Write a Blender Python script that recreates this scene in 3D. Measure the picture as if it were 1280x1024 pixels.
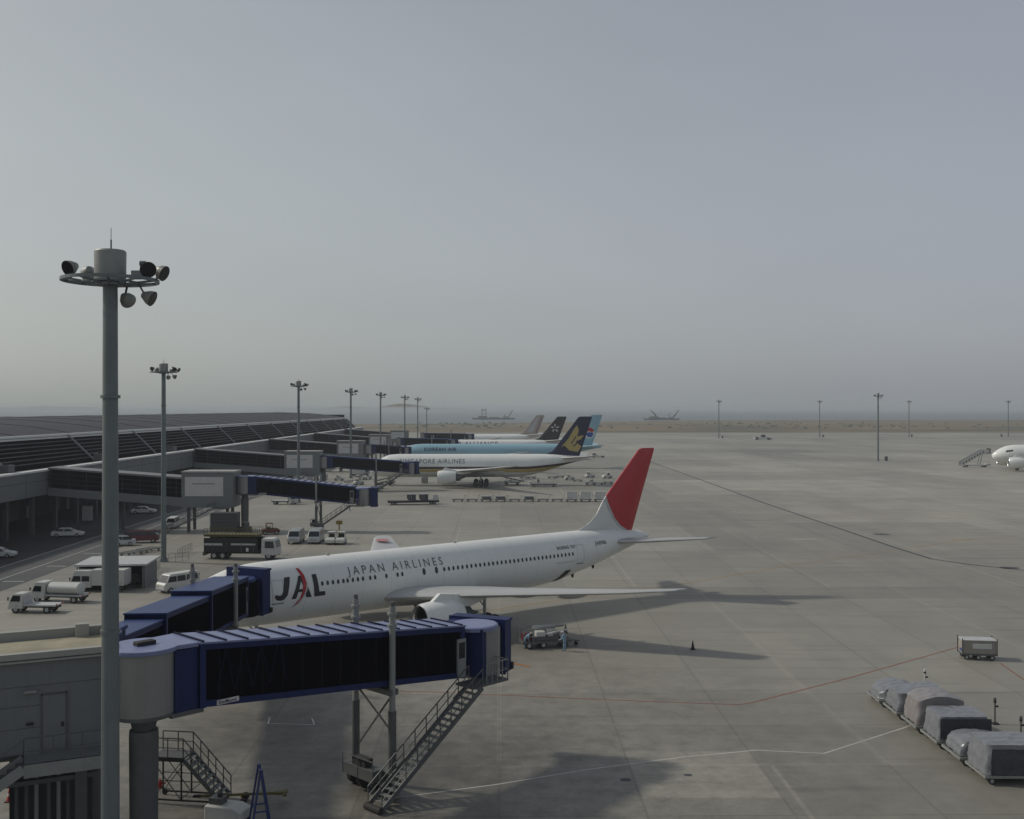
import bpy, bmesh, math, random
from math import sin, cos, pi, radians as R, sqrt
from mathutils import Vector, Matrix
random.seed(7)
for o in list(bpy.data.objects): bpy.data.objects.remove(o)
sc = bpy.context.scene
COL = sc.collection

# ------------------------------------------------------------------ camera
H = 20.6; F = 1300.0
cd = bpy.data.cameras.new('camera'); cam = bpy.data.objects.new('camera', cd); COL.objects.link(cam)
cam.location = (0, 0, H); cam.rotation_euler = (R(90), 0, 0)
cd.sensor_width = 36; cd.lens = F/1280*36; cd.shift_y = -1/1280
cd.clip_start = 0.5; cd.clip_end = 40000
sc.camera = cam

# ------------------------------------------------------------------ light
SUN_EL = R(38); SUN_DIR = Vector((-0.966, 0.26, 0)).normalized()   # horizontal direction towards the sun
w = bpy.data.worlds.new('World'); sc.world = w; w.use_nodes = True
nt = w.node_tree; nt.nodes.clear()
sky = nt.nodes.new('ShaderNodeTexSky'); sky.sky_type = 'NISHITA'; sky.sun_disc = False
sky.sun_elevation = SUN_EL; sky.sun_rotation = math.atan2(SUN_DIR.x, SUN_DIR.y)
sky.air_density = 1.0; sky.dust_density = 3.0; sky.ozone_density = 1.0; sky.altitude = 0
hs = nt.nodes.new('ShaderNodeHueSaturation'); hs.inputs['Saturation'].default_value = 0.35
bw = nt.nodes.new('ShaderNodeMix'); bw.data_type = 'RGBA'; bw.inputs['Factor'].default_value = 0.62
tcw = nt.nodes.new('ShaderNodeTexCoord'); spx = nt.nodes.new('ShaderNodeSeparateXYZ'); nt.links.new(tcw.outputs['Generated'], spx.inputs[0])
vr = nt.nodes.new('ShaderNodeValToRGB'); nt.links.new(spx.outputs['Z'], vr.inputs[0])      # veil of high haze by elevation
vr.color_ramp.elements[0].position = 0; vr.color_ramp.elements[0].color = (.44, .475, .47, 1)
vr.color_ramp.elements[1].position = .85; vr.color_ramp.elements[1].color = (.20, .235, .28, 1)
e_ = vr.color_ramp.elements.new(.30); e_.color = (.375, .41, .435, 1)
ns = nt.nodes.new('ShaderNodeTexNoise'); ns.inputs['Scale'].default_value = 1.6; ns.inputs['Detail'].default_value = 4; ns.inputs['Roughness'].default_value = .55
mpw = nt.nodes.new('ShaderNodeMapping'); mpw.inputs['Scale'].default_value = (1, 1, 3); nt.links.new(tcw.outputs['Generated'], mpw.inputs[0]); nt.links.new(mpw.outputs[0], ns.inputs['Vector'])
nm = nt.nodes.new('ShaderNodeMapRange'); nm.inputs[1].default_value = .3; nm.inputs[2].default_value = .7; nm.inputs[3].default_value = 8.5; nm.inputs[4].default_value = 9.7; nt.links.new(ns.outputs[0], nm.inputs[0])
vs_ = nt.nodes.new('ShaderNodeVectorMath'); vs_.operation = 'SCALE'; nt.links.new(vr.outputs[0], vs_.inputs[0]); nt.links.new(nm.outputs[0], vs_.inputs['Scale'])
hr = nt.nodes.new('ShaderNodeMapRange'); hr.data_type = 'FLOAT_VECTOR'; nt.links.new(spx.outputs['X'], hr.inputs['Vector'])   # warmer towards the sun's side
hr.inputs[7].default_value = (-.45,)*3; hr.inputs[8].default_value = (.45,)*3; hr.inputs[9].default_value = (.985, 1.0, .965); hr.inputs[10].default_value = (.93, .925, 1.04)
mv = nt.nodes.new('ShaderNodeVectorMath'); mv.operation = 'MULTIPLY'; nt.links.new(vs_.outputs[0], mv.inputs[0]); nt.links.new(hr.outputs['Vector'], mv.inputs[1])
nt.links.new(mv.outputs[0], bw.inputs['B'])
bg = nt.nodes.new('ShaderNodeBackground'); bg.inputs['Strength'].default_value = 0.10
wo = nt.nodes.new('ShaderNodeOutputWorld')
nt.links.new(sky.outputs[0], hs.inputs['Color']); nt.links.new(hs.outputs[0], bw.inputs['A'])
nt.links.new(bw.outputs['Result'], bg.inputs[0]); nt.links.new(bg.outputs[0], wo.inputs[0])
sl = bpy.data.lights.new('sun', 'SUN'); sl.energy = 2.15; sl.angle = R(3.5); sl.color = (1, .93, .82)
so = bpy.data.objects.new('sun', sl); COL.objects.link(so)
sd = Vector((SUN_DIR.x*cos(SUN_EL), SUN_DIR.y*cos(SUN_EL), sin(SUN_EL)))
so.rotation_euler = sd.to_track_quat('Z', 'Y').to_euler(); so.location = (-100, 50, 100)
sc.view_settings.view_transform = 'Standard'; sc.view_settings.look = 'None'
sc.view_settings.exposure = 0.0; sc.view_settings.gamma = 1
sc.render.engine = 'CYCLES'
sc.cycles.volume_bounces = 1; sc.cycles.max_bounces = 6

# ------------------------------------------------------------------ materials
MC = {}
def mat(name, col, rough=.6, metal=0, var=.12, scale=1.5, spec=.5, bump=0, stain=0):
    if name in MC: return MC[name]
    m = bpy.data.materials.new(name); m.use_nodes = True; n = m.node_tree; b = n.nodes['Principled BSDF']
    b.inputs['Roughness'].default_value = rough; b.inputs['Metallic'].default_value = metal
    b.inputs['Specular IOR Level'].default_value = spec
    tc = n.nodes.new('ShaderNodeTexCoord'); no = n.nodes.new('ShaderNodeTexNoise')
    no.inputs['Scale'].default_value = scale; no.inputs['Detail'].default_value = 6; no.inputs['Roughness'].default_value = .65
    n.links.new(tc.outputs['Object'], no.inputs['Vector'])
    mr = n.nodes.new('ShaderNodeMapRange'); mr.inputs[1].default_value = .25; mr.inputs[2].default_value = .75
    mr.inputs[3].default_value = 1-var; mr.inputs[4].default_value = 1+var
    n.links.new(no.outputs[0], mr.inputs[0])
    mx = n.nodes.new('ShaderNodeVectorMath'); mx.operation = 'SCALE'; mx.inputs[0].default_value = col[:3]
    n.links.new(mr.outputs[0], mx.inputs['Scale']); out = mx.outputs[0]
    if stain:   # rain streaks running down
        mp = n.nodes.new('ShaderNodeMapping'); mp.inputs['Scale'].default_value = (3, 3, .15)
        n.links.new(tc.outputs['Object'], mp.inputs[0])
        n2 = n.nodes.new('ShaderNodeTexNoise'); n2.inputs['Scale'].default_value = 1.4; n2.inputs['Detail'].default_value = 5
        n.links.new(mp.outputs[0], n2.inputs['Vector'])
        m2 = n.nodes.new('ShaderNodeMapRange'); m2.inputs[1].default_value = .5; m2.inputs[2].default_value = .8
        m2.inputs[3].default_value = 1; m2.inputs[4].default_value = 1-stain
        n.links.new(n2.outputs[0], m2.inputs[0])
        sc2 = n.nodes.new('ShaderNodeVectorMath'); sc2.operation = 'SCALE'
        n.links.new(out, sc2.inputs[0]); n.links.new(m2.outputs[0], sc2.inputs['Scale']); out = sc2.outputs[0]
    n.links.new(out, b.inputs['Base Color'])
    if bump:
        bu = n.nodes.new('ShaderNodeBump'); bu.inputs['Strength'].default_value = bump; bu.inputs['Distance'].default_value = .05
        n.links.new(no.outputs[0], bu.inputs['Height']); n.links.new(bu.outputs[0], b.inputs['Normal'])
    MC[name] = m; return m
WHITE = mat('aircraft_white', (.72, .74, .71), .3, var=.03, stain=.05)
n_ = WHITE.node_tree; b_ = n_.nodes['Principled BSDF']; lk = b_.inputs['Base Color'].links[0].from_socket
tc_ = n_.nodes.new('ShaderNodeTexCoord'); sx_ = n_.nodes.new('ShaderNodeSeparateXYZ'); n_.links.new(tc_.outputs['Object'], sx_.inputs[0])
pm_ = n_.nodes.new('ShaderNodeMath'); pm_.operation = 'PINGPONG'; pm_.inputs[1].default_value = 1.45; n_.links.new(sx_.outputs['X'], pm_.inputs[0])
ls_ = n_.nodes.new('ShaderNodeMapRange'); ls_.inputs[1].default_value = .01; ls_.inputs[2].default_value = .05; ls_.inputs[3].default_value = .86; ls_.inputs[4].default_value = 1; n_.links.new(pm_.outputs[0], ls_.inputs[0])
q_ = n_.nodes.new('ShaderNodeVectorMath'); q_.operation = 'SCALE'; n_.links.new(lk, q_.inputs[0]); n_.links.new(ls_.outputs[0], q_.inputs['Scale']); n_.links.new(q_.outputs[0], b_.inputs['Base Color'])
VWHITE = mat('vehicle_white', (.50, .51, .48), .4, var=.06)
SILVER = mat('silver_paint', (.38, .40, .40), .35, .4, var=.08)
RED = mat('livery_red', (.40, .012, .02), .35, var=.05)
BLACK = mat('black_paint', (.012, .012, .014), .5)
DARK = mat('dark_rubber', (.02, .02, .02), .8)
GLASS = mat('dark_glass', (.012, .016, .02), .12, var=.02)
MAST = mat('galvanised_steel', (.15, .175, .18), .5, .35, var=.10, stain=.15)
STEEL = mat('grey_steel', (.105, .11, .11), .55, .3, var=.15)
LSTEEL = mat('light_steel', (.24, .25, .24), .5, .2, var=.12)
WGREY = mat('wing_grey', (.42, .43, .43), .4, .1, var=.05)
CHROME = mat('bare_metal', (.5, .5, .5), .25, .9, var=.05)
BLUE = mat('bridge_blue', (.010, .020, .088), .5, var=.1, stain=.2, spec=.25)
BROOF = mat('bridge_roof_blue', (.02, .042, .14), .45, var=.15, spec=.35)
BPALE = mat('bridge_roof_sunlit', (.17, .20, .34), .4, var=.15)  # paler than the other bridge roofs: sun reflection put into the colour
BDARK = mat('bridge_side_dark', (.006, .005, .007), .9, var=.2, scale=3, spec=0)
CURT = mat('curtain_grey', (.25, .255, .25), .4, .45, var=.06, stain=.1)
BEIGE = mat('walkway_panel', (.15, .16, .16), .65, var=.05, stain=.12)
ROOFB = mat('walkway_roof', (.26, .24, .17), .85, var=.4, scale=.5)
PARA = mat('parapet_metal', (.29, .29, .265), .5, var=.06)
YELL = mat('safety_yellow', (.22, .15, .03), .6, var=.15)
ORANGE = mat('orange_paint', (.55, .13, .01), .6)
CONER = mat('cone_red', (.45, .03, .02), .6)
MAROON = mat('maroon_paint', (.10, .012, .02), .35)
CARGO = mat('plastic_wrap', (.17, .18, .195), .25, var=.22, scale=2.2, bump=.8)
CARGOP = mat('pink_wrap', (.22, .205, .205), .3, var=.18, scale=2, bump=.7)
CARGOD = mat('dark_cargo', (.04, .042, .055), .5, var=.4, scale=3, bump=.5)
CBEIGE = mat('container_beige', (.27, .25, .22), .6, var=.1)
CREAM = mat('container_white', (.55, .55, .53), .5, var=.08)
KBLUE = mat('sky_blue_paint', (.25, .42, .50), .35, var=.03)
NAVY = mat('navy_paint', (.012, .013, .05), .4, var=.05)
GOLD = mat('gold_paint', (.42, .33, .12), .45, var=.05)
PURP = mat('bronze_stripe', (.045, .02, .03), .4, var=.05)
TANF = mat('tan_fin', (.38, .32, .29), .5, var=.15, scale=.8)
LGREY = mat('light_grey_paint', (.42, .43, .43), .5)
TROOF = mat('terminal_roof', (.045, .048, .056), .7, var=.08, spec=.2)
EAVE = mat('eave_metal', (.62, .63, .60), .5, 0, var=.05)
TGLASS = mat('terminal_glass', (.009, .007, .009), .9, var=.5, scale=.25, spec=0)
SPAN = mat('terminal_spandrel', (.17, .18, .18), .6, var=.05, stain=.1)
TWHITE = mat('fin_white', (.58, .60, .58), .35, var=.03)
LETTER = mat('letter_grey', (.10, .10, .11), .5)
SEAM = mat('panel_seam', (.09, .09, .09), .7)

# ------------------------------------------------------------------ mesh builder
class MB:
    def __init__(s): s.v = []; s.f = []; s.m = []; s.ms = []
    def mi(s, m):
        if m not in s.ms: s.ms.append(m)
        return s.ms.index(m)
    def add(s, vs, fs, m):
        k = len(s.v); s.v += [tuple(p) for p in vs]; i = s.mi(m)
        for f in fs: s.f.append([k+a for a in f]); s.m.append(i)
        return s
    def box(s, x0, x1, y0, y1, z0, z1, m, dz=0):     # dz: rise of the x1 end (a sloping box)
        vs = [(x, y, z+(dz if x == x1 else 0)) for z in (z0, z1) for x, y in ((x0, y0), (x1, y0), (x1, y1), (x0, y1))]
        return s.add(vs, [(3,2,1,0), (4,5,6,7), (0,1,5,4), (1,2,6,5), (2,3,7,6), (3,0,4,7)], m)
    def bar(s, p, q, a, m, b=None):
        p = Vector(p); q = Vector(q); d = (q-p).normalized(); b = b or a
        u = d.cross(Vector((0, 0, 1)))
        u = Vector((1, 0, 0)) if u.length < 1e-3 else u.normalized()
        t = u.cross(d).normalized(); vs = []
        for c in (p, q):
            for i, j in ((-1,-1), (1,-1), (1,1), (-1,1)): vs.append(c+u*i*a/2+t*j*b/2)
        return s.add(vs, [(3,2,1,0), (4,5,6,7), (0,1,5,4), (1,2,6,5), (2,3,7,6), (3,0,4,7)], m)
    def tube(s, p, q, r, m, r2=None, n=12):
        p = Vector(p); q = Vector(q); d = (q-p).normalized(); r2 = r if r2 is None else r2
        u = d.cross(Vector((0, 0, 1)))
        u = Vector((1, 0, 0)) if u.length < 1e-3 else u.normalized()
        t = u.cross(d).normalized(); vs = []
        for c, rr in ((p, r), (q, r2)):
            for k in range(n): a = 2*pi*k/n; vs.append(c+u*rr*cos(a)+t*rr*sin(a))
        fs = [(k, (k+1) % n, n+(k+1) % n, n+k) for k in range(n)] + [tuple(range(n))[::-1], tuple(range(n, 2*n))]
        return s.add(vs, fs, m)
    def lathe(s, prof, m, org=(0,0,0), ax='z', n=24, cap=False):   # prof: (r, h)
        vs = []
        for r, h in prof:
            for k in range(n):
                a = 2*pi*k/n
                p = (r*cos(a), r*sin(a), h) if ax == 'z' else (h, r*cos(a), r*sin(a))
                vs.append(tuple(p[i]+org[i] for i in range(3)))
        fs = []
        for j in range(len(prof)-1):
            for k in range(n): fs.append((j*n+k, j*n+(k+1) % n, (j+1)*n+(k+1) % n, (j+1)*n+k))
        if cap: fs += [tuple(range(n))[::-1], tuple(range((len(prof)-1)*n, len(prof)*n))]
        return s.add(vs, fs, m)
    def prism(s, pts, y0, y1, m):                       # outline in x, z pushed along y
        n = len(pts); vs = [(x, y0, z) for x, z in pts]+[(x, y1, z) for x, z in pts]
        return s.add(vs, [tuple(range(n)), tuple(range(n, 2*n))[::-1]]+[(i, n+i, n+(i+1) % n, (i+1) % n) for i in range(n)], m)
    def slab(s, pts, wb, wt, zs, zt, m):                # as prism, narrowing from half width wb at zs to wt at zt
        def hw(z): return wb if z <= zs else wb+(wt-wb)*min(1, (z-zs)/(zt-zs))
        n = len(pts); vs = [(x, -hw(z), z) for x, z in pts]+[(x, hw(z), z) for x, z in pts]
        return s.add(vs, [tuple(range(n)), tuple(range(n, 2*n))[::-1]]+[(i, n+i, n+(i+1) % n, (i+1) % n) for i in range(n)], m)
    def flat(s, pts, z, m):                             # outline in x, y
        return s.add([(x, y, z) for x, y in pts], [tuple(range(len(pts)))], m)
    def loft(s, rings, m, cap=True):
        n = len(rings[0]); vs = [p for r in rings for p in r]; fs = []
        for j in range(len(rings)-1):
            for k in range(n): fs.append((j*n+k, j*n+(k+1) % n, (j+1)*n+(k+1) % n, (j+1)*n+k))
        if cap: fs += [tuple(range(n))[::-1], tuple(range((len(rings)-1)*n, len(rings)*n))]
        return s.add(vs, fs, m)
    def build(s, name, parent=None, smooth=False, bevel=0, loc=None, kind=None):
        me = bpy.data.meshes.new(name); me.from_pydata(s.v, [], s.f)
        for m in s.ms: me.materials.append(m)
        for p, i in zip(me.polygons, s.m): p.material_index = i
        bm = bmesh.new(); bm.from_mesh(me); bmesh.ops.recalc_face_normals(bm, faces=bm.faces); bm.to_mesh(me); bm.free()
        if smooth: me.shade_smooth(); 
        o = bpy.data.objects.new(name, me); COL.objects.link(o)
        if smooth:
            me.set_sharp_from_angle(angle=R(40))
        if bevel:
            b = o.modifiers.new('bevel', 'BEVEL'); b.width = bevel; b.segments = 2; b.limit_method = 'ANGLE'; b.angle_limit = R(30)
        if parent: o.parent = parent
        if loc: o.location = loc
        if kind: o['kind'] = kind
        return o

def tag(o, label, cat, group=None):
    o['label'] = label; o['category'] = cat
    if group: o['group'] = group
    return o
def thing(name, label, cat, loc=(0,0,0), rz=0, group=None):
    o = bpy.data.objects.new(name, None); COL.objects.link(o); o.location = loc; o.rotation_euler = (0, 0, rz)
    o.empty_display_size = .5
    return tag(o, label, cat, group)
def dup(root, loc, rz=0, label=None, group=None, scale=None):
    def cp(o, par):
        c = o.copy(); COL.objects.link(c); c.parent = par
        for ch in list(o.children): cp(ch, c)
        return c
    r = cp(root, None); r.location = loc; r.rotation_euler = (0, 0, rz)
    if label: r['label'] = label
    if group: r['group'] = group
    if scale: r.scale = (scale,)*3
    return r
def G(u, v, z=0):                                       # ground point read off the photograph
    d = F*(H-z)/(v-511.0); return ((u-640)/F*d, d, z)

# ------------------------------------------------------------------ ground, grass, sea
AX = R(0.7)                                             # terminal axis leans a touch to the left of the view
def concrete(nm='apron_concrete', fac=1.0):
    m = bpy.data.materials.new(nm); m.use_nodes = True; n = m.node_tree; L = n.links; b = n.nodes['Principled BSDF']
    b.inputs['Roughness'].default_value = .6; b.inputs['Specular IOR Level'].default_value = .75
    tc = n.nodes.new('ShaderNodeTexCoord')
    rot = n.nodes.new('ShaderNodeMapping'); rot.inputs['Rotation'].default_value = (0, 0, -AX)
    L.new(tc.outputs['Object'], rot.inputs[0])
    def noise(sc_, det, vec, rough=.6):
        q = n.nodes.new('ShaderNodeTexNoise'); q.inputs['Scale'].default_value = sc_; q.inputs['Detail'].default_value = det
        q.inputs['Roughness'].default_value = rough; L.new(vec, q.inputs['Vector']); return q.outputs[0]
    def rng(x, a, b_, c, d):
        q = n.nodes.new('ShaderNodeMapRange'); q.inputs[1].default_value = a; q.inputs[2].default_value = b_
        q.inputs[3].default_value = c; q.inputs[4].default_value = d; L.new(x, q.inputs[0]); return q.outputs[0]
    def mul(a, b_):
        q = n.nodes.new('ShaderNodeMath'); q.operation = 'MULTIPLY'; L.new(a, q.inputs[0])
        if isinstance(b_, (int, float)): q.inputs[1].default_value = b_
        else: L.new(b_, q.inputs[1])
        return q.outputs[0]
    # slab grid 7.5 m: brick texture gives a tone per slab and the joints
    def bricks(w_, h_, mort, c1, c2, cm, off=0):
        q = n.nodes.new('ShaderNodeTexBrick'); q.offset = off; q.squash = 1
        q.inputs['Scale'].default_value = 1; q.inputs['Brick Width'].default_value = w_; q.inputs['Row Height'].default_value = h_
        q.inputs['Mortar Size'].default_value = mort; q.inputs['Mortar Smooth'].default_value = .3
        q.inputs['Color1'].default_value = (c1,)*3+(1,); q.inputs['Color2'].default_value = (c2,)*3+(1,); q.inputs['Mortar'].default_value = (cm,)*3+(1,)
        L.new(rot.outputs[0], q.inputs['Vector'])
        s = n.nodes.new('ShaderNodeSeparateColor'); L.new(q.outputs[0], s.inputs[0]); return s.outputs[0]
    slab = bricks(7.5, 7.5, .09, .935, 1.06, .78)
    lane = bricks(22.5, 60, .16, .90, 1.08, 1.22, .3)
    base = mul(mul(slab, lane), bricks(52.5, 37.5, .02, .87, 1.13, 1, .4))
    big = rng(noise(.012, 6, rot.outputs[0]), .3, .7, .76, 1.2)
    mid = rng(noise(.09, 8, rot.outputs[0], .7), .3, .7, .86, 1.1)
    st = n.nodes.new('ShaderNodeMapping'); st.inputs['Scale'].default_value = (.03, .004, 1); st.inputs['Rotation'].default_value = (0, 0, R(70)); L.new(tc.outputs['Object'], st.inputs[0])
    streak = rng(noise(1, 6, st.outputs[0], .7), .48, .72, 1, .76)
    st2 = n.nodes.new('ShaderNodeMapping'); st2.inputs['Scale'].default_value = (.05, .7, 1); st2.inputs['Rotation'].default_value = (0, 0, R(8)); L.new(tc.outputs['Object'], st2.inputs[0])
    tyre = rng(noise(1, 4, st2.outputs[0], .6), .54, .72, 1, .74)
    fine = rng(noise(6, 6, tc.outputs['Object'], .8), .2, .8, .92, 1.08)
    t = mul(mul(mul(mul(mul(base, big), mid), streak), tyre), fine)
    # oil and rubber marks where equipment stands: a few real stains
    for (sx, sy, sr, amt) in ((-7, 58.5, 8, .55), (-10, 63, 8, .72), (0, 63, 7, .74), (-16, 66, 6, .72), (-20, 52, 7, .75), (1, 89, 4, .8), (-12, 101, 11, .75), (-13, 70, 10, .86), (-14, 285, 16, .8), (5, 410, 60, .93), (-38, 128, 12, .85)):
        g = n.nodes.new('ShaderNodeVectorMath'); g.operation = 'DISTANCE'; g.inputs[1].default_value = (sx, sy, 0)
        wv = n.nodes.new('ShaderNodeTexNoise'); wv.inputs['Scale'].default_value = .25; wv.inputs['Detail'].default_value = 6; wv.inputs['Roughness'].default_value = .7
        ad = n.nodes.new('ShaderNodeVectorMath'); ad.operation = 'MULTIPLY_ADD'
        L.new(tc.outputs['Object'], wv.inputs['Vector']); L.new(wv.outputs['Color'], ad.inputs[0])
        ad.inputs[1].default_value = (sr*1.6, sr*1.6, 0); 
        su = n.nodes.new('ShaderNodeVectorMath'); su.operation = 'SUBTRACT'; su.inputs[1].default_value = (sr*.8, sr*.8, 0)
        L.new(tc.outputs['Object'], su.inputs[0]); L.new(su.outputs[0], ad.inputs[2]); L.new(ad.outputs[0], g.inputs[0])
        t = mul(t, rng(g.outputs['Value'], sr*.25, sr, amt, 1))
    # years of spills and scuffs around the nearest stand
    g = n.nodes.new('ShaderNodeVectorMath'); g.operation = 'DISTANCE'; g.inputs[1].default_value = (-9, 58, 0); L.new(tc.outputs['Object'], g.inputs[0])
    msk = rng(g.outputs['Value'], 12, 40, 1, .12)
    dirt = mul(rng(noise(.55, 8, tc.outputs['Object'], .78), .40, .66, 0, .52), msk)
    inv = n.nodes.new('ShaderNodeMath'); inv.operation = 'SUBTRACT'; inv.inputs[0].default_value = 1; L.new(dirt, inv.inputs[1]); t = mul(t, inv.outputs[0])
    cr = n.nodes.new('ShaderNodeVectorMath'); cr.operation = 'SCALE'; cr.inputs[0].default_value = (.248*fac, .236*fac, .197*fac)
    L.new(t, cr.inputs['Scale']); L.new(cr.outputs[0], b.inputs['Base Color'])
    return m
CONC = concrete()
def ground_mat(name, c1, c2, scale, rough=.9, c3=None):
    m = bpy.data.materials.new(name); m.use_nodes = True; n = m.node_tree; b = n.nodes['Principled BSDF']; b.inputs['Roughness'].default_value = rough
    tc = n.nodes.new('ShaderNodeTexCoord'); mp = n.nodes.new('ShaderNodeMapping'); mp.inputs['Scale'].default_value = (scale, scale*2.2, 1)
    no = n.nodes.new('ShaderNodeTexNoise'); no.inputs['Detail'].default_value = 8; no.inputs['Scale'].default_value = 1; no.inputs['Roughness'].default_value = .6
    cr = n.nodes.new('ShaderNodeValToRGB'); cr.color_ramp.elements[0].position = .38; cr.color_ramp.elements[1].position = .62
    cr.color_ramp.elements[0].color = c1+(1,); cr.color_ramp.elements[1].color = c2+(1,)
    if c3: e = cr.color_ramp.elements.new(.5); e.color = c3+(1,)
    n.links.new(tc.outputs['Object'], mp.inputs[0]); n.links.new(mp.outputs[0], no.inputs[0]); n.links.new(no.outputs[0], cr.inputs[0]); n.links.new(cr.outputs[0], b.inputs['Base Color'])
    return m
GRASS = ground_mat('dry_grass', (.055, .055, .038), (.165, .125, .065), .006, c3=(.13, .10, .055))
SEA = ground_mat('sea_water', (.035, .05, .06), (.045, .06, .07), .002, .35)
SAND = ground_mat('pale_strip', (.24, .22, .17), (.28, .26, .2), .01)
ASPH = ground_mat('asphalt', (.06, .063, .066), (.085, .088, .088), .06)
LINEW = mat('line_white', (.42, .42, .40), .8, var=.25, scale=.8)
LINEF = mat('line_faded', (.29, .29, .265), .8, var=.25, scale=.8)
LINER = mat('line_red', (.22, .08, .055), .8, var=.2, scale=.8)
LINEY = mat('line_yellow', (.30, .20, .06), .8, var=.25, scale=.8)
LINED = mat('drain_dark', (.055, .06, .065), .8, var=.2, scale=.5)
STAIN = mat('orange_stain', (.30, .12, .03), .8, var=.4, scale=2)

MB().flat([(-12000, -300), (12000, -300), (12000, 14000), (-12000, 14000)], -1.5, SEA).build('sea', kind='structure')
shore = [(-900, -120), (4000, -120), (4000, 1900), (1500, 1960), (700, 1900), (300, 1820), (120, 1640), (-60, 1450), (-300, 1400), (-900, 1380)]
m = MB(); m.flat(shore, -.02, GRASS)
n_ = len(shore); m.add([(x, y, -.02) for x, y in shore]+[(x, y, -1.6) for x, y in shore], [(i, (i+1) % n_, n_+(i+1) % n_, n_+i) for i in range(n_)], GRASS)
m.build('grass_field', kind='structure')
MB().flat([(-620, -110), (2500, -110), (2500, 892), (60, 894), (-620, 900)], 0, CONC).build('apron_ground', kind='structure')
m = MB()
m.flat([(-300, 1240), (90, 1262), (90, 1275), (-300, 1252)], .0, SAND)
m.flat([(150, 1560), (420, 1500), (900, 1440), (900, 1452), (420, 1514), (150, 1576)], .0, SAND)
m.flat([(150, 1010), (2400, 1030), (2400, 1060), (150, 1040)], .0, ASPH)
m.build('perimeter_track', kind='structure')
# service road under the terminal edge
ax = lambda x, y: (x-math.tan(AX)*(y-150)*1.0, y)
RX0, RX1 = -100, -58
m = MB(); m.flat([ax(RX0, 20), ax(RX1, 20), ax(RX1, 640), ax(RX0, 640)], .004, ASPH); m.build('service_road', kind='structure')
m = MB(); m.flat([ax(-140, 20), ax(-67, 20), ax(-67, 640), ax(-140, 640)], .007, ground_mat('asphalt_painted_shade', (.018, .018, .02), (.03, .03, .032), .06)); m.build('terminal_shade_strip', kind='structure')  # terminal's shade put into the colour: darker asphalt as far as the shadow edge

def stripe(pts, wd, m, z=.008, mb=None):
    mb = mb or MB(); vs = []; fs = []
    P = [Vector((p[0], p[1])) for p in pts]
    for i, p in enumerate(P):
        d = (P[min(i+1, len(P)-1)]-P[max(i-1, 0)]).normalized(); nn = Vector((-d.y, d.x))*wd/2
        vs += [(p.x+nn.x, p.y+nn.y, z), (p.x-nn.x, p.y-nn.y, z)]
    fs = [(2*i, 2*i+1, 2*i+3, 2*i+2) for i in range(len(P)-1)]
    mb.add(vs, fs, m); return mb
def g2(*uv): return [G(u, v)[:2] for u, v in uv]
stripe(g2((300, 858), (560, 866), (760, 875), (922, 881), (938, 879), (1060, 848), (1205, 807)), .13, LINER).build('red_line', kind='structure')
stripe(g2((1250, 829), (1330, 885)), .13, LINER).build('red_line', kind='structure')
stripe(g2((462, 968), (482, 999), (620, 981), (735, 962), (850, 947), (945, 938), (1030, 942), (1130, 910), (1160, 898)), .12, LINEW).build('white_line', kind='structure')
m = stripe(g2((337, 897), (335, 905)), .1, LINEW); stripe(g2((336, 904.5), (394, 906)), .1, LINEW, mb=m); stripe(g2((393, 906), (390, 898)), .1, LINEW, mb=m); m.build('white_bracket_marking', kind='structure')
stripe(g2((600, 765), (700, 750), (860, 729), (1000, 705), (1120, 688), (1200, 676), (1300, 668)), .16, LINEY).build('yellow_line', kind='structure')
stripe(g2((870, 655), (1000, 648), (1110, 642), (1200, 644), (1300, 655)), .15, LINEY).build('yellow_line', kind='structure')
stripe(g2((640, 829), (650, 831), (662, 834)), .35, STAIN).build('orange_stain', kind='structure')
stripe(g2((1190, 675), (1222, 674)), .5, LINEY).build('yellow_line', kind='structure')
stripe(g2((812, 577), (860, 594), (950, 627), (1050, 661), (1120, 685), (1165, 699), (1215, 706), (1300, 715)), .55, LINED).build('drain_channel', kind='structure')
m = MB()
for pts in (((760, 590), (860, 634), (945, 672), (946, 676), (900, 681)), ((900, 640), (990, 674), (1020, 676), (1060, 690), (1130, 704), (1300, 742)), ((1000, 655), (1060, 678), (1300, 728)),
            ((560, 640), (700, 643), (800, 648)), ((900, 575), (1100, 600), (1300, 622)), ((700, 600), (860, 600), (1000, 595))):
    stripe(g2(*pts), .15, LINEF, mb=m)
m.build('stand_line', kind='structure')
stripe(g2((990, 674), (1020, 674)), .6, LINEW).build('white_marking', kind='structure')
m = MB()
for u, v, w_ in ((1102, 668, 2.2), (1262, 710, 2.0), (782, 975, .5), (860, 969, .4)):
    x, y, _ = G(u, v); m.flat([(x+w_/2*cos(a)*1.3, y+w_/2*sin(a)) for a in [k*pi/5 for k in range(10)]], .008, LINED)
m.build('pit_cover', kind='structure')
m = MB()                                               # pale road markings on the service road
for x in (-62, -66.5):
    stripe([ax(x, 60), ax(x, 600)], .15, LINEW, z=.010, mb=m)
for y in range(100, 300, 12): stripe([ax(-61, y), ax(-58.5, y)], .3, LINEW, z=.010, mb=m)
m.build('road_marking', kind='structure')
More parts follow.
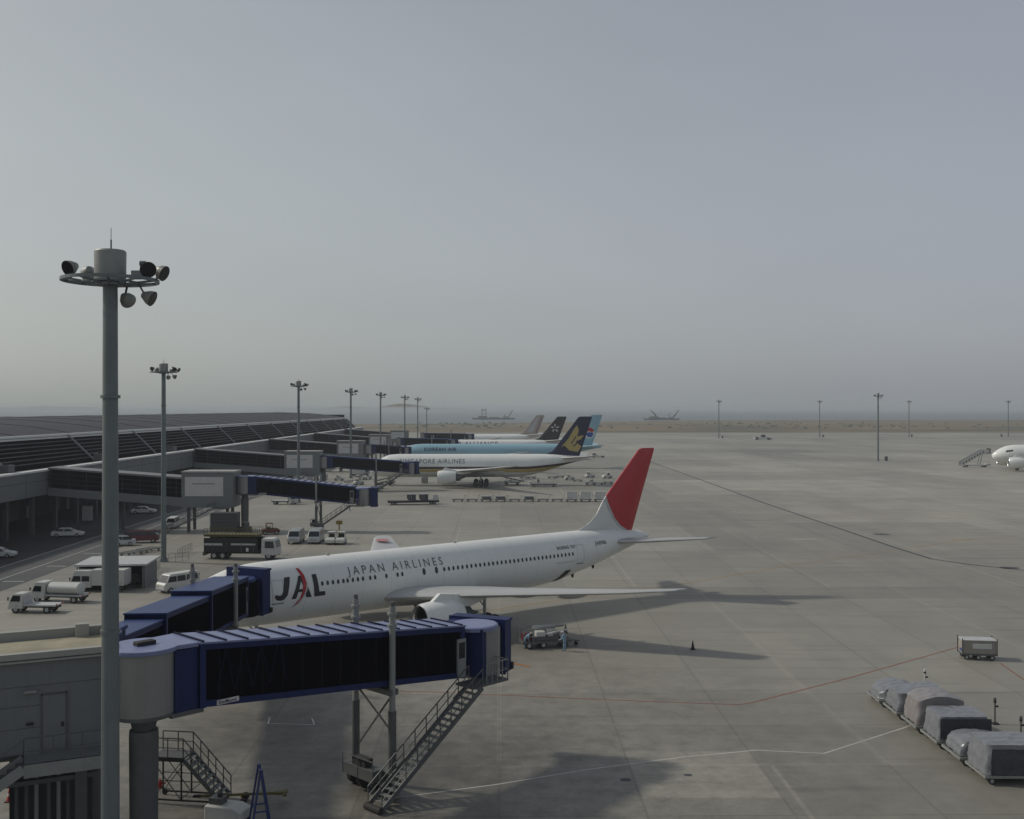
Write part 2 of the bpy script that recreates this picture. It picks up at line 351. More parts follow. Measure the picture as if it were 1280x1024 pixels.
# newer and older rectangles of concrete
m = MB(); PT = {False: concrete('patch_dark', .93), True: concrete('patch_light', 1.22)}
for (x0, x1, y0, y1, c) in ((40, 70, 250, 300, 1.13), (75, 105, 215, 262, 1.1), (20, 52, 330, 360, .93), (110, 170, 420, 520, .94), (5.7, 13.2, 55, 62.5, 1.06), (60, 120, 520, 600, 1.08), (30, 45, 190, 230, .94), (4.9, 30, 30, 52, 1.06)):
    mm = PT[c > 1]
    q = [(x0, y0), (x1, y0), (x1, y1), (x0, y1)]
    m.flat([ax(a, b) for a, b in q], .004, mm)
m.build('concrete_patch', kind='structure')
m = MB(); TX = concrete('taxiway_concrete', 1.16)
m.flat(g2((812, 577.5), (860, 594.5), (950, 627.5), (1050, 661.5), (1120, 685.5), (1165, 699.5), (1215, 706.5), (1300, 715.5))+[(240, 118), (700, 118), (700, 405), (53, 405)], .003, TX); m.build('taxiway', kind='structure')
# faint hills across the bay
m = MB(); random.seed(3)
for (x0, x1, y, hh) in ((-6500, -3400, 9800, 45), (-2700, -300, 11000, 80)):
    N = 40; top = []; 
    for k in range(N+1):
        t = k/N; top.append((x0+(x1-x0)*t, hh*sin(pi*t)**.7*(.6+.4*sin(t*9+x0)*.5+.2*sin(t*23))+1))
    vs = []; 
    for x, h in top: vs += [(x, y, -2), (x, y+500, h), (x, y+1500, h*.9), (x, y+2000, -2)]
    fs = [(4*i+j, 4*i+4+j, 4*i+5+j, 4*i+1+j) for i in range(N) for j in range(3)]
    m.add(vs, fs, GRASS)
m.build('hills', kind='structure')

# ------------------------------------------------------------------ airliners
# body axis: x aft from the nose tip, port side y < 0, z up from the ground
class Body:
    def __init__(s, secs): s.s = secs
    def at(s, x):
        S = s.s
        if x <= S[0][0]: return S[0][1:]
        for a, b in zip(S, S[1:]):
            if x <= b[0]:
                t = (x-a[0])/(b[0]-a[0]); return tuple(a[i]+(b[i]-a[i])*t for i in (1, 2, 3))
        return S[-1][1:]
    def side(s, x, z, off=.02, sg=-1):
        wd, zb, zt = s.at(x); zc = (zb+zt)/2; hh = (zt-zb)/2
        q = max(-.98, min(.98, (z-zc)/hh)); y = (wd+off)*sqrt(1-q*q)
        return (x, sg*y, z+off*q)
    def rings(s, n=40, sub=3):
        out = []
        S = s.s
        def catm(p0, p1, p2, p3, t): return .5*((2*p1)+(-p0+p2)*t+(2*p0-5*p1+4*p2-p3)*t*t+(-p0+3*p1-3*p2+p3)*t**3)
        for i in range(len(S)-1):
            for j in range(sub):
                t = j/sub; out.append(tuple(S[i][k]+(S[i+1][k]-S[i][k])*t for k in range(4)))
        out.append(S[-1]); rr = []
        for x, wd, zb, zt in out:
            rr.append([(x, wd*sin(2*pi*k/n), (zb+zt)/2-(zt-zb)/2*cos(2*pi*k/n)) for k in range(n)])
        return rr
def smooth_secs(S, step=.6):
    """resample the section table with a monotone cubic so the fuselage has no kinks"""
    xs = [a[0] for a in S]
    def pch(k):
        y = [a[k] for a in S]; n = len(xs); h = [xs[i+1]-xs[i] for i in range(n-1)]; d = [(y[i+1]-y[i])/h[i] for i in range(n-1)]
        mm = [d[0]]+[0 if d[i-1]*d[i] <= 0 else 3*(h[i-1]+h[i])/((2*h[i]+h[i-1])/d[i-1]+(h[i]+2*h[i-1])/d[i]) for i in range(1, n-1)]+[d[-1]]
        def f(x):
            for i in range(n-1):
                if x <= xs[i+1]+1e-9:
                    t = (x-xs[i])/h[i]
                    return (2*t**3-3*t*t+1)*y[i]+(t**3-2*t*t+t)*h[i]*mm[i]+(-2*t**3+3*t*t)*y[i+1]+(t**3-t*t)*h[i]*mm[i+1]
        return f
    fs = [pch(k) for k in (1, 2, 3)]; N = int((xs[-1]-xs[0])/step); X = [xs[0]+q for q in (0, .08, .2, .4)]+[xs[0]+(xs[-1]-xs[0])*i/N for i in range(1, N+1)]
    return [(x, fs[0](x), fs[1](x), fs[2](x)) for x in sorted(X)]

def airfoil(le, chord, y, z, tc, n=9):
    up = [(0, 0), (.02, .45), (.08, .8), (.2, 1), (.4, .98), (.65, .62), (.85, .28), (1, .02)]
    pts = [(le+chord*a, y, z+chord*tc*.55*b) for a, b in up]+[(le+chord*a, y, z-chord*tc*.45*b) for a, b in up[::-1][1:-1]]
    return pts

def text_mesh(txt, size, bold=0, shear=0, sp=1.15):
    c = bpy.data.curves.new('t', 'FONT'); c.body = txt; c.size = size; c.offset = bold; c.shear = shear; c.resolution_u = 3; c.space_character = sp
    o = bpy.data.objects.new('t', c); COL.objects.link(o); dg = bpy.context.evaluated_depsgraph_get()
    me = bpy.data.meshes.new_from_object(o.evaluated_get(dg)); bpy.data.objects.remove(o); bpy.data.curves.remove(c)
    return me
def wrap(me, body, x0, z0, name, parent, mt, sg=-1, flip=1, off=.025, grid=.25):
    """lay a flat drawing (x, y) on the side of the fuselage, its origin at x0, z0"""
    bm = bmesh.new(); bm.from_mesh(me)
    if len(bm.verts) == 0: bm.free(); return
    ys = [v.co.y for v in bm.verts]; xs = [v.co.x for v in bm.verts]
    k = min(ys)+grid
    while k < max(ys): bmesh.ops.bisect_plane(bm, geom=bm.verts[:]+bm.edges[:]+bm.faces[:], plane_co=(0, k, 0), plane_no=(0, 1, 0)); k += grid
    k = min(xs)+1
    while k < max(xs): bmesh.ops.bisect_plane(bm, geom=bm.verts[:]+bm.edges[:]+bm.faces[:], plane_co=(k, 0, 0), plane_no=(1, 0, 0)); k += 1.0
    for v in bm.verts: v.co = Vector(body.side(x0+v.co.x*flip, z0+v.co.y, off, sg))
    m2 = bpy.data.meshes.new(name); bm.to_mesh(m2); bm.free(); m2.materials.clear(); m2.materials.append(mt)
    for p in m2.polygons: p.material_index = 0
    o = bpy.data.objects.new(name, m2); COL.objects.link(o); o.parent = parent; return o
def poly_me(pts_list):
    me = bpy.data.meshes.new('p'); vs = []; fs = []
    for pts in pts_list: k = len(vs); vs += [(x, y, 0) for x, y in pts]; fs.append(list(range(k, k+len(pts))))
    me.from_pydata(vs, [], fs); return me
def fin_part(name, pts, parent, mt, t0, zt0, t1, zt1, extra=0, outline=None):
    """upright fin outline (x, z) swollen to an aerofoil: thin at its leading and trailing edges, thickest between.
    emblems pass the fin's own outline so that they hug its skin"""
    ol = outline or pts
    def edge(x, z):
        d = 1e9
        for a, b in zip(ol, ol[1:]+ol[:1]):
            if abs(a[1]-b[1]) < .6 and min(a[1], b[1]) < zt0+.5: continue       # the foot is no edge
            ax_, az = a; ex, ez = b[0]-a[0], b[1]-a[1]; q = max(0, min(1, ((x-ax_)*ex+(z-az)*ez)/(ex*ex+ez*ez+1e-9)))
            d = min(d, math.hypot(x-ax_-q*ex, z-az-q*ez))
        return d
    def th(x, z):
        t = (t0+(t1-t0)*max(0, min(1, (z-zt0)/(zt1-zt0))))/2; return .03+t*min(1, (edge(x, z)/1.3))**.6+extra
    bm = bmesh.new(); bm.faces.new([bm.verts.new((x, 0, z)) for x, z in pts])
    x = min(p[0] for p in pts)+.45
    while x < max(p[0] for p in pts): bmesh.ops.bisect_plane(bm, geom=bm.verts[:]+bm.edges[:]+bm.faces[:], plane_co=(x, 0, 0), plane_no=(1, 0, 0)); x += .45
    z = min(p[1] for p in pts)+.45
    while z < max(p[1] for p in pts): bmesh.ops.bisect_plane(bm, geom=bm.verts[:]+bm.edges[:]+bm.faces[:], plane_co=(0, 0, z), plane_no=(0, 0, 1)); z += .45
    bm.verts.index_update(); V = [v.co.copy() for v in bm.verts]; Fc = [[v.index for v in f.verts] for f in bm.faces]; Ed = [tuple(v.index for v in e.verts) for e in bm.edges if e.is_boundary]; bm.free()
    n = len(V); T = [th(v.x, v.z) for v in V]
    vs = [(v.x, -t, v.z) for v, t in zip(V, T)]+[(v.x, t, v.z) for v, t in zip(V, T)]
    b = MB(); b.add(vs, Fc+[[n+i for i in f[::-1]] for f in Fc]+[(a, c, n+c, n+a) for a, c in Ed], mt)
    return b.build(name, parent, smooth=True)
def make_gear(parent, x, y, zt, wr, nax, label=None):
    g = MB(); g.tube((x, y, wr), (x, y, zt), .16, SILVER); g.bar((x, y, zt*.55), (x-1.2, y, zt), .12, SILVER)
    if nax > 1: g.bar((x-.8*(nax-1), y, wr), (x+.8*(nax-1), y, wr), .22, SILVER)
    g = g.build('landing_gear', parent)
    for i in range(nax):
        xx = x+(i-(nax-1)/2)*1.5*(1 if nax > 1 else 0)
        for s in (-1, 1):
            if nax == 1: yy = y+s*.32
            else: yy = y+s*.6
            t = MB(); t.tube((xx, yy-.2, wr), (xx, yy+.2, wr), wr, DARK, n=20); t.tube((xx, yy-.21, wr), (xx, yy+.21, wr), wr*.42, STEEL, n=12); t.build('wheel', g)
    return g
def make_engine(parent, x, y, z, r, ln, mt, wingz):
    e = MB(); pr = [(r*.80, .25), (r*.86, 0), (r*.93, .02), (r*1.0, .35), (r*1.06, ln*.25), (r*1.06, ln*.45), (r*.98, ln*.68), (r*.86, ln*.8)]
    e.lathe(pr[2:], mt, (x, y, z), 'x', 32)
    o = e.build('engine', parent, smooth=True)
    k = MB(); k.lathe([(r*.80, .5), (r*.80, .2), (r*.845, .02), (r*.90, -.03), (r*.935, .03)], CHROME, (x, y, z), 'x', 32); k.build('intake_lip', o, smooth=True)
    f = MB(); f.lathe([(r*.80, .5), (r*.78, 1.2), (.02, 1.25)], BLACK, (x, y, z), 'x', 24); f.lathe([(.01, .6), (.2, .8), (.32, 1.2)], SILVER, (x, y, z), 'x', 16)
    for i in range(18):
        a = 2*pi*i/18; f.bar((x+1.15, y+.3*cos(a), z+.3*sin(a)), (x+1.15, y+r*.77*cos(a), z+r*.77*sin(a)), .10, STEEL, .02)
    f.build('fan', o)
    c = MB(); c.lathe([(r*.86, ln*.8), (r*.7, ln*.78), (r*.55, ln*.8), (r*.5, ln*1.0), (r*.3, ln*1.0), (.02, ln*1.22)], STEEL, (x, y, z), 'x', 24); c.build('exhaust', o, smooth=True)
    p = MB(); p.prism([(x+.9, z+r*.9), (x+2.0, z+r*1.5), (x+ln*.9, wingz+.15), (x+ln*1.5, wingz+.2), (x+ln*1.45, wingz-.4), (x+ln*.95, z+r*.4), (x+ln*.7, z+r*.8)], y-.22, y+.22, mt); p.build('pylon', o, bevel=.05)
    return o
def make_plane(name, label, loc, rz, secs, livery, wing, fin, stab, engs, gears, wcol=WGREY, base=None, group=None):
    root = thing(name, label, 'airliner', loc, rz, group)
    S = smooth_secs(secs); body = Body(S)
    b = MB(); b.loft(Body(S).rings(44, 1), base or WHITE); fu = b.build('fuselage', root, smooth=True)
    b = MB()    # wing root fairing
    x0, x1, zz = wing['fair']; wd = body.at((x0+x1)/2)[0]
    rr = []
    for i in range(13):
        t = i/12; q = max(.02, sin(pi*t))**.45; x = x0+(x1-x0)*t
        rr.append([(x, (wd*1.04)*q*sin(2*pi*k/20), zz+q*(-1.05*cos(2*pi*k/20))*.9) for k in range(20)])
    b.loft(rr, base if base and livery == 'k' else WGREY); b.build('belly_fairing', root, smooth=True)
    for sg in (-1, 1):
        b = MB(); rs = [airfoil(le, c, sg*y, z, tc) for (y, le, c, z, tc) in wing['secs']]
        b.loft(rs, wcol); wo_ = b.build('wing', root, smooth=True)
        for (y, xa, ln, z) in wing['flaps']:
            f = MB(); rr = []
            for i in range(9):
                t = i/8; q = max(.03, sin(pi*t))**.6
                rr.append([(xa+ln*t, sg*y+.2*q*sin(2*pi*k/10), z-.28+.3*q*cos(2*pi*k/10)-.15*t) for k in range(10)])
            f.loft(rr, wcol); f.build('flap_fairing', wo_, smooth=True)
        b = MB(); b.loft([airfoil(le, c, sg*y, z, tc) for (y, le, c, z, tc) in stab], wcol if livery != 'k' else KBLUE); b.build('tailplane', root, smooth=True)
    fin_part('tail_fin', fin['pts'], root, fin['mat'], .85, 7.3 if fin['top'] == 16.1 else 8.3, .3, fin['top'])
    for sg in (-1, 1):
        for (x, y, z, r, ln) in engs: make_engine(root, x, sg*y, z, r, ln, wing.get('emat', WHITE), wing['ez'])
    for (x, y, zt, wr, nax) in gears: make_gear(root, x, y, zt, wr, nax)
    return root, body
def windows(body, root, xs, z, wd=.26, hh=.38, grp=True):
    src = None
    for x in xs:
        p = [body.side(x+dx, z+dz, .015) for dx, dz in ((-wd/2, -hh/2), (wd/2, -hh/2), (wd/2, hh/2), (-wd/2, hh/2))]
        c = Vector(body.side(x, z, .015))
        b = MB(); 
        pp = [body.side(x+wd/2*cos(a)*(1.0), z+hh/2*max(-1, min(1, 1.25*sin(a))), .02) for a in [pi/8+k*pi/4 for k in range(8)]]
        b.add([(Vector(q)-c) for q in pp], [tuple(range(8))], GLASS); o = b.build('window', root); o.location = c
def door(body, root, x, z0, h, wd, sill=True):
    b = MB(); t = .04
    for (xa, xb, za, zb) in ((x-wd/2, x-wd/2+t, z0, z0+h), (x+wd/2-t, x+wd/2, z0, z0+h), (x-wd/2, x+wd/2, z0+h-t, z0+h)):
        N = 8 if zb-za > 1 else 1
        for i in range(N):
            a = za+(zb-za)*i/N; c = za+(zb-za)*(i+1)/N
            b.add([body.side(xa, a), body.side(xb, a), body.side(xb, c), body.side(xa, c)], [(0,1,2,3)], LGREY)
    b.add([body.side(x-wd/2, z0-.08), body.side(x+wd/2, z0-.08), body.side(x+wd/2, z0), body.side(x-wd/2, z0)], [(0,1,2,3)], STEEL)
    b.build('door', root)
def cockpit(body, root, x0, z0):
    g = MB()
    for sg in (-1, 1):
        for i in range(3):
            xa = x0+i*.62; xb = xa+.54; za = z0+.1*i; zb = z0+.55+.09*i
            N = 3; 
            for j in range(N):
                a = za+(zb-za)*j/N; c = za+(zb-za)*(j+1)/N
                g.add([body.side(xa+.35*j/N, a, .03, sg), body.side(xb+.3*j/N, a, .03, sg), body.side(xb+.3*(j+1)/N, c, .03, sg), body.side(xa+.35*(j+1)/N, c, .03, sg)], [(0,1,2,3)], GLASS)
    g.build('cockpit_window', root)

# ---- the near airliner with the red fin
S767 = [(-1.6, .04, 4.12, 4.28), (-1.1, .85, 3.3, 5.0), (-.1, 1.45, 2.75, 5.7), (1.4, 1.98, 2.35, 6.55), (3.5, 2.38, 2.13, 7.2), (5.6, 2.5, 2.06, 7.42), (9, 2.515, 2.04, 7.45), (20, 2.515, 2.04, 7.45), (34.5, 2.515, 2.04, 7.45),
        (38, 2.46, 2.3, 7.45), (42, 2.22, 3.05, 7.44), (46, 1.75, 4.0, 7.35), (49.5, 1.15, 4.9, 7.1), (52, .62, 5.55, 6.75), (53.4, .18, 5.95, 6.35)]
wing767 = dict(fair=(15.5, 31.5, 2.9), ez=3.9, emat=WHITE,
    secs=[(1.8, 16.6, 10.8, 3.4, .13), (2.6, 17.1, 10.0, 3.45, .13), (7.9, 20.7, 6.9, 3.95, .11), (14, 24.8, 4.9, 4.45, .10), (20, 28.9, 3.2, 4.95, .10), (23.2, 31.1, 2.35, 5.3, .09), (23.8, 31.9, 1.5, 5.35, .07)],
    flaps=[(5.2, 24.5, 5.2, 3.6), (9.8, 25.4, 4.4, 3.95), (14.5, 27.0, 3.8, 4.35)])
j_pts = [(42.3, 7.3), (44.2, 8.1), (45.3, 9.0), (46.3, 10.5), (51.9, 15.95), (52.4, 16.1), (54.25, 16.1), (54.3, 15.9), (50.6, 6.6), (46, 6.6)]
jal, jb = make_plane('airliner', 'white twin jet airliner with a red tail fin, nearest of all', (-26.11, 85.7, 0), R(38.7), S767, 'w', wing767,
    dict(pts=j_pts, mat=TWHITE, top=16.1), [(.9, 46.4, 6.2, 5.95, .10), (3, 47.9, 5.2, 6.1, .10), (9.0, 52.2, 2.4, 6.65, .09), (9.3, 52.7, 1.9, 6.7, .07)],
    [(16.9, 7.92, 2.25, 1.42, 5.2)], [(5.4, 0, 2.6, .48, 1), (26.4, -4.65, 3.3, .56, 2), (26.4, 4.65, 3.3, .56, 2)])
# red field of the fin: everything above a curve that sweeps down to the rudder
rp = [(46.75, 10.95), (51.9, 15.97), (52.4, 16.12), (54.27, 16.12), (54.32, 15.9), (50.68, 6.85), (49.8, 7.0), (48.6, 7.6), (47.7, 8.5), (47.1, 9.6), (46.8, 10.4)]
fin_part('fin_marking', rp, jal, RED, .85, 7.3, .3, 16.1, .03, j_pts)
gp = [(46.75, 10.95), (46.8, 10.4), (47.1, 9.6), (47.7, 8.5), (48.6, 7.6), (49.8, 7.0), (49.5, 6.95), (48.35, 7.45), (47.35, 8.4), (46.75, 9.5), (46.4, 10.55)]
fin_part('fin_marking', gp, jal, LGREY, .85, 7.3, .3, 16.1, .02, j_pts)
windows(jb, jal, [10.4+.52*i for i in range(5)], 5.42)
windows(jb, jal, [12.9+.52*i for i in range(4)]+[15.2, 15.72, 16.9, 18.1, 18.6], 5.42)
windows(jb, jal, [21.0, 22.4], 5.42, .36, .6)
windows(jb, jal, [23.3+.53*i for i in range(32)], 5.42)
for x, zz in ((6.2, 4.2), (40.9, 4.35)): door(jb, jal, x, zz, 1.9, 1.07)
cockpit(jb, jal, .3, 5.25)
wrap(text_mesh('JAPAN AIRLINES', .98, sp=1.5), jb, 13.1, 5.85, 'lettering', jal, LETTER)
wrap(text_mesh('BOEING 767', .42, .01), jb, 37.7, 6.0, 'lettering', jal, LETTER)
wrap(text_mesh('JA8986', .55, .01), jb, 43.3, 6.0, 'lettering', jal, LETTER)
# big name: J A L in black, a red and a grey blade crossing the A
Jl = [[(1.35, 0.45), (1.9, 2.15), (1.25, 2.15), (1.1, 2.0), (.75, .75), (.55, .5), (.2, .5), (-.15, .62), (-.3, .35), (-.05, .08), (.45, -.02), (.95, .08)]]
Al = [[(1.85, 0), (2.45, 0), (3.45, 2.15), (3.0, 2.15)], [(3.05, 2.15), (3.5, 2.15), (4.5, 0), (3.8, 0)], [(2.75, .62), (3.6, .62), (3.75, .9), (2.8, .9)]]
Ll = [[(4.75, 2.15), (5.35, 2.15), (5.5, .45), (6.3, .42), (6.3, 0), (4.85, 0)]]
wrap(poly_me([[(x*.72, y*.86) for x, y in p] for p in Jl+Al+Ll]), jb, 6.1, 4.4, 'logo_letters', jal, BLACK)
blade = [[(3.0, 2.85), (3.35, 2.8), (3.75, 2.2), (3.9, 1.5), (3.75, .8), (3.3, .1), (2.6, -.5), (2.1, -.75), (2.9, -.05), (3.3, .7), (3.42, 1.5), (3.3, 2.2)]]
wrap(poly_me([[(x*.72, y*.86) for x, y in blade[0]]]), jb, 6.1, 4.4, 'logo_blade', jal, RED, off=.04)
g1 = [[(2.1, -.75), (1.9, -.95), (2.9, -.5), (3.5, .1), (3.95, .8), (4.05, 1.5), (3.9, 1.5), (3.75, .8), (3.3, .1), (2.6, -.5)]]
wrap(poly_me([[(x*.72, y*.86) for x, y in g1[0]]]), jb, 6.1, 4.4, 'logo_blade', jal, LGREY, off=.04)
# cargo door ajar near the tail, antennas, beacons
b = MB(); N_ = 8; vs = [q for i in range(N_+1) for q in (jb.side(37.8+1.1*i/N_, 2.55+1.2*i/N_, .03), jb.side(38.9+.9*i/N_, 2.55+1.2*i/N_, .03))]
b.add(vs, [(2*i, 2*i+1, 2*i+3, 2*i+2) for i in range(N_)], BLACK); b.build('bulk_cargo_door', jal)
b = MB(); b.add([jb.side(37.4, 4.62, .03), jb.side(40.0, 4.62, .03), jb.side(40.0, 4.7, .03), jb.side(37.4, 4.7, .03)], [(0,1,2,3)], LGREY); b.build('sill_strip', jal)
for x in (12, 26): b = MB(); b.prism([(x, 7.4), (x+.2, 7.62), (x+.4, 7.62), (x+.45, 7.4)], -.02, .02, LGREY); b.build('antenna', jal)
for x, zz in ((41.5, 2.95), (44.5, 3.65)): b = MB(); b.prism([(x, zz), (x+.2, zz-.5), (x+.4, zz-.5), (x+.5, zz+.1)], -.04, .04, DARK); b.build('antenna', jal)
b = MB()      # red disc painted on the far wing
P0 = Vector((30.6, 20.5, 5.32)); b.add([(P0.x+.8*cos(a), P0.y+.8*sin(a), P0.z+.03+.06*sin(a)) for a in [k*pi/10 for k in range(20)]], [tuple(range(20))], mat('faded_red', (.42, .16, .15), .5)); b.build('wing_disc', jal)

# ---- airliners at the further stands
def scaled(S, k, L=None):
    return [(x*(L or k), a*k, zb*k, zt*k) for x, a, zb, zt in S]
S777 = [(0, .05, 4.0, 4.2), (.6, .9, 3.2, 5.0), (1.8, 1.7, 2.6, 6.1), (3.6, 2.4, 2.35, 7.3), (6, 2.85, 2.25, 8.2), (9, 3.08, 2.2, 8.4), (20, 3.1, 2.2, 8.4), (42, 3.1, 2.2, 8.4), (46, 3.0, 2.7, 8.4), (51, 2.5, 4.0, 8.35), (56, 1.7, 5.5, 8.1), (60, .9, 6.5, 7.9), (62.6, .3, 7.0, 7.7), (63, .22, 7.05, 7.6)]
wing777 = dict(fair=(19, 38.5, 3.1), ez=4.2,
    secs=[(2.2, 19.6, 13.4, 3.7, .12), (3.2, 20.3, 12.6, 3.75, .12), (9.6, 25.4, 8.6, 4.4, .10), (18, 31.5, 5.3, 5.3, .10), (27, 38.0, 2.9, 6.4, .09), (30.3, 40.6, 1.4, 6.8, .08)],
    flaps=[(6, 31, 5.5, 4.0), (12, 32, 5, 4.4), (18, 34, 4.5, 5.0)])
fin777 = [(50.2, 8.3), (52.3, 9.2), (59.6, 18.3), (60.2, 18.5), (63.4, 18.5), (63.5, 18.2), (59.8, 7.5), (54, 7.5)]
stab777 = [(1.2, 54.2, 7.2, 7.3, .10), (4, 56.2, 5.6, 7.55, .10), (10.3, 61.0, 2.6, 8.2, .09), (10.7, 61.6, 1.8, 8.25, .07)]
g777 = [(5.9, 0, 3, .55, 1), (31.8, -5.5, 3.8, .68, 3), (31.8, 5.5, 3.8, .68, 3)]
sia, sb = make_plane('airliner', 'white airliner with dark blue tail and large gold bird emblem, second from the front', (-38.4, 280, 0), R(1.0), [(x, a, zb, zt) for x, a, zb, zt in S777], 's', wing777,
    dict(pts=fin777, mat=NAVY, top=18.5), stab777, [(20.0, 9.7, 2.7, 1.75, 6.3)], g777)
for za, zb, mt, x0, x1 in ((4.55, 5.1, PURP, 3, 62.3), (3.75, 4.5, GOLD, 10, 59)):
    pts_b = []; N = 60; bb = MB(); 
    for i in range(N+1):
        x = x0+(x1-x0)*i/N; lift = max(0, (x-44)/19)**1.3*1.9
        wdn = (zb-za)*(1+(.55 if mt is GOLD else .2)*max(0, (x-30)/30)); a = za+lift-(wdn-(zb-za)); c = za+lift+(zb-za)
        zlo = sb.at(x)[1]+.12; a = max(a, zlo); c = max(c, a+.01)
        pts_b.append((x, a, c))
    for sg in (-1, 1):
        vs = []; 
        for x, a, c in pts_b:
            for j in range(4): vs.append(sb.side(x, a+(c-a)*j/3, .03, sg))
        bb.add(vs, [(4*i+j, 4*i+j+1, 4*i+5+j, 4*i+4+j) for i in range(N) for j in range(3)], mt)
    bb.build('stripe', sia)
sia.scale = (.945, 1, 1)
wrap(text_mesh('SINGAPORE AIRLINES', 1.7, 0), sb, 8.8, 6.0, 'lettering', sia, LETTER, grid=.4)
b = MB(); b.prism([(34.3, 6.5), (36.2, 6.5), (36.2, 6.9), (34.3, 6.9)], -3.2, -3.12, RED)
FO = fin777
bird = [(55.2, 10.6), (57.0, 12.6), (58.2, 14.6), (59.0, 15.5), (59.4, 14.4), (59.0, 13.0), (60.6, 13.3), (59.9, 12.4), (58.6, 11.9), (60.0, 10.8), (59.2, 9.6), (57.2, 9.9), (56.0, 11.0)]; bird = [(57.9+(x-57.9)*1.22, 12.5+(z-12.5)*1.22) for x, z in bird]
for nm, pts in (('fin_emblem', bird),): fin_part(nm, pts, sia, GOLD, .85, 8.3, .3, 18.5, .02, FO)
fin_part('fin_emblem', [(57.4, 11.2), (57.6, 11.0), (59.0, 13.0), (58.8, 13.2)], sia, NAVY, .85, 8.3, .3, 18.5, .04, FO)
fin_part('fin_emblem', [(58.0, 10.5), (58.2, 10.3), (60.2, 11.9), (60.0, 12.2)], sia, NAVY, .85, 8.3, .3, 18.5, .04, FO)
for x in (8.0, 19, 41): door(sb, sia, x, 5.0, 1.9, 1.1)

k = 1.0
SKE = [(x*1.135, a, zb, zt) for x, a, zb, zt in S777]
def stretch(wg, dx):
    q = dict(wg); q['fair'] = (wg['fair'][0]+dx, wg['fair'][1]+dx, wg['fair'][2]); q['secs'] = [(y, le+dx, c, z, tc) for y, le, c, z, tc in wg['secs']]; q['flaps'] = [(y, x+dx, l, z) for y, x, l, z in wg['flaps']]; return q
kal, kb = make_plane('airliner', 'light blue airliner with a pale blue fin carrying a red, white and blue roundel', (-40.5, 361, 0), R(.6), SKE, 'k', stretch(wing777, 5),
    dict(pts=[(x+8.4, z) for x, z in fin777], mat=KBLUE, top=18.5), [(y, le+8, c, z, tc) for y, le, c, z, tc in stab777], [(25, 9.7, 2.7, 1.75, 6.3)], [(6, 0, 3, .55, 1), (36.8, -5.5, 3.8, .68, 3), (36.8, 5.5, 3.8, .68, 3)], base=KBLUE)
wrap(text_mesh('KOREAN AIR', 1.7, .03), kb, 10.2, 6.0, 'lettering', kal, NAVY, grid=.4)
FO = [(x+8.4, z) for x, z in fin777]
cx, cz = 67.3, 12.2
def arc(cx, cz, r, a0, a1, n=14): return [(cx+r*cos(R(a0+(a1-a0)*i/n)), cz+r*sin(R(a0+(a1-a0)*i/n))) for i in range(n+1)]
fin_part('fin_emblem', arc(cx, cz, 2.0, 0, 350, 24), kal, TWHITE, .85, 8.3, .3, 18.5, .02, FO)
fin_part('fin_emblem', arc(cx, cz, 1.9, 20, 190)+[(cx-.9, cz+.5), (cx, cz+.6), (cx+.9, cz+.2)], kal, RED, .85, 8.3, .3, 18.5, .04, FO)
fin_part('fin_emblem', arc(cx+.2, cz-.3, 1.2, 180, 380)+[(cx+.6, cz+.2), (cx-.4, cz+.2)], kal, mat('emblem_blue', (.02, .06, .3), .4), .85, 8.3, .3, 18.5, .04, FO)

SA330 = [(x*.99, a*.91, zb*.93+.1, zt*.925+.1) for x, a, zb, zt in S777]
fin330 = [(x*.995, z*.94) for x, z in fin777]
sta, stb = make_plane('airliner', 'white airliner with a black fin bearing a ring of five white stars', (-40.7, 428, 0), R(.5), SA330, 'w', wing777,
    dict(pts=fin330, mat=BLACK, top=17.4), stab777, [(20, 9.4, 2.6, 1.5, 5.5)], g777)
wrap(text_mesh('STAR ALLIANCE', 2.7, .03), stb, 13.2, 5.2, 'lettering', sta, LETTER, grid=.5)
for i in range(5):
    a = R(90+72*i); c = (58.4+1.15*cos(a), 12.6+1.15*sin(a)); r1, r2 = .75, .33
    pts = []
    for j in range(4):
        b_ = a+j*pi/2; rr = r1 if j % 2 == 0 else r2; pts.append((c[0]+rr*cos(b_), c[1]+rr*sin(b_)))
    fin_part('fin_star', pts, sta, TWHITE, .85, 8.3, .3, 17.4, .03, fin330)
lst, lb = make_plane('airliner', 'furthest airliner of the row, white with a pale tan fin', (-47, 520, 0), R(.5), SA330, 'w', wing777,
    dict(pts=fin330, mat=TANF, top=17.4), stab777, [(20, 9.4, 2.6, 1.5, 5.5)], g777)
fin_part('fin_marking', [(54.5, 9.2), (59.6, 16.6), (60.6, 16.6), (57.3, 8.5)], lst, LGREY, .85, 8.3, .3, 17.4, .02, fin330)
fin_part('fin_marking', [(58.6, 8.5), (61.8, 16.6), (62.4, 16.6), (59.4, 8.5)], lst, mat('fin_violet', (.22, .17, .22), .5), .85, 8.3, .3, 17.4, .02, fin330)

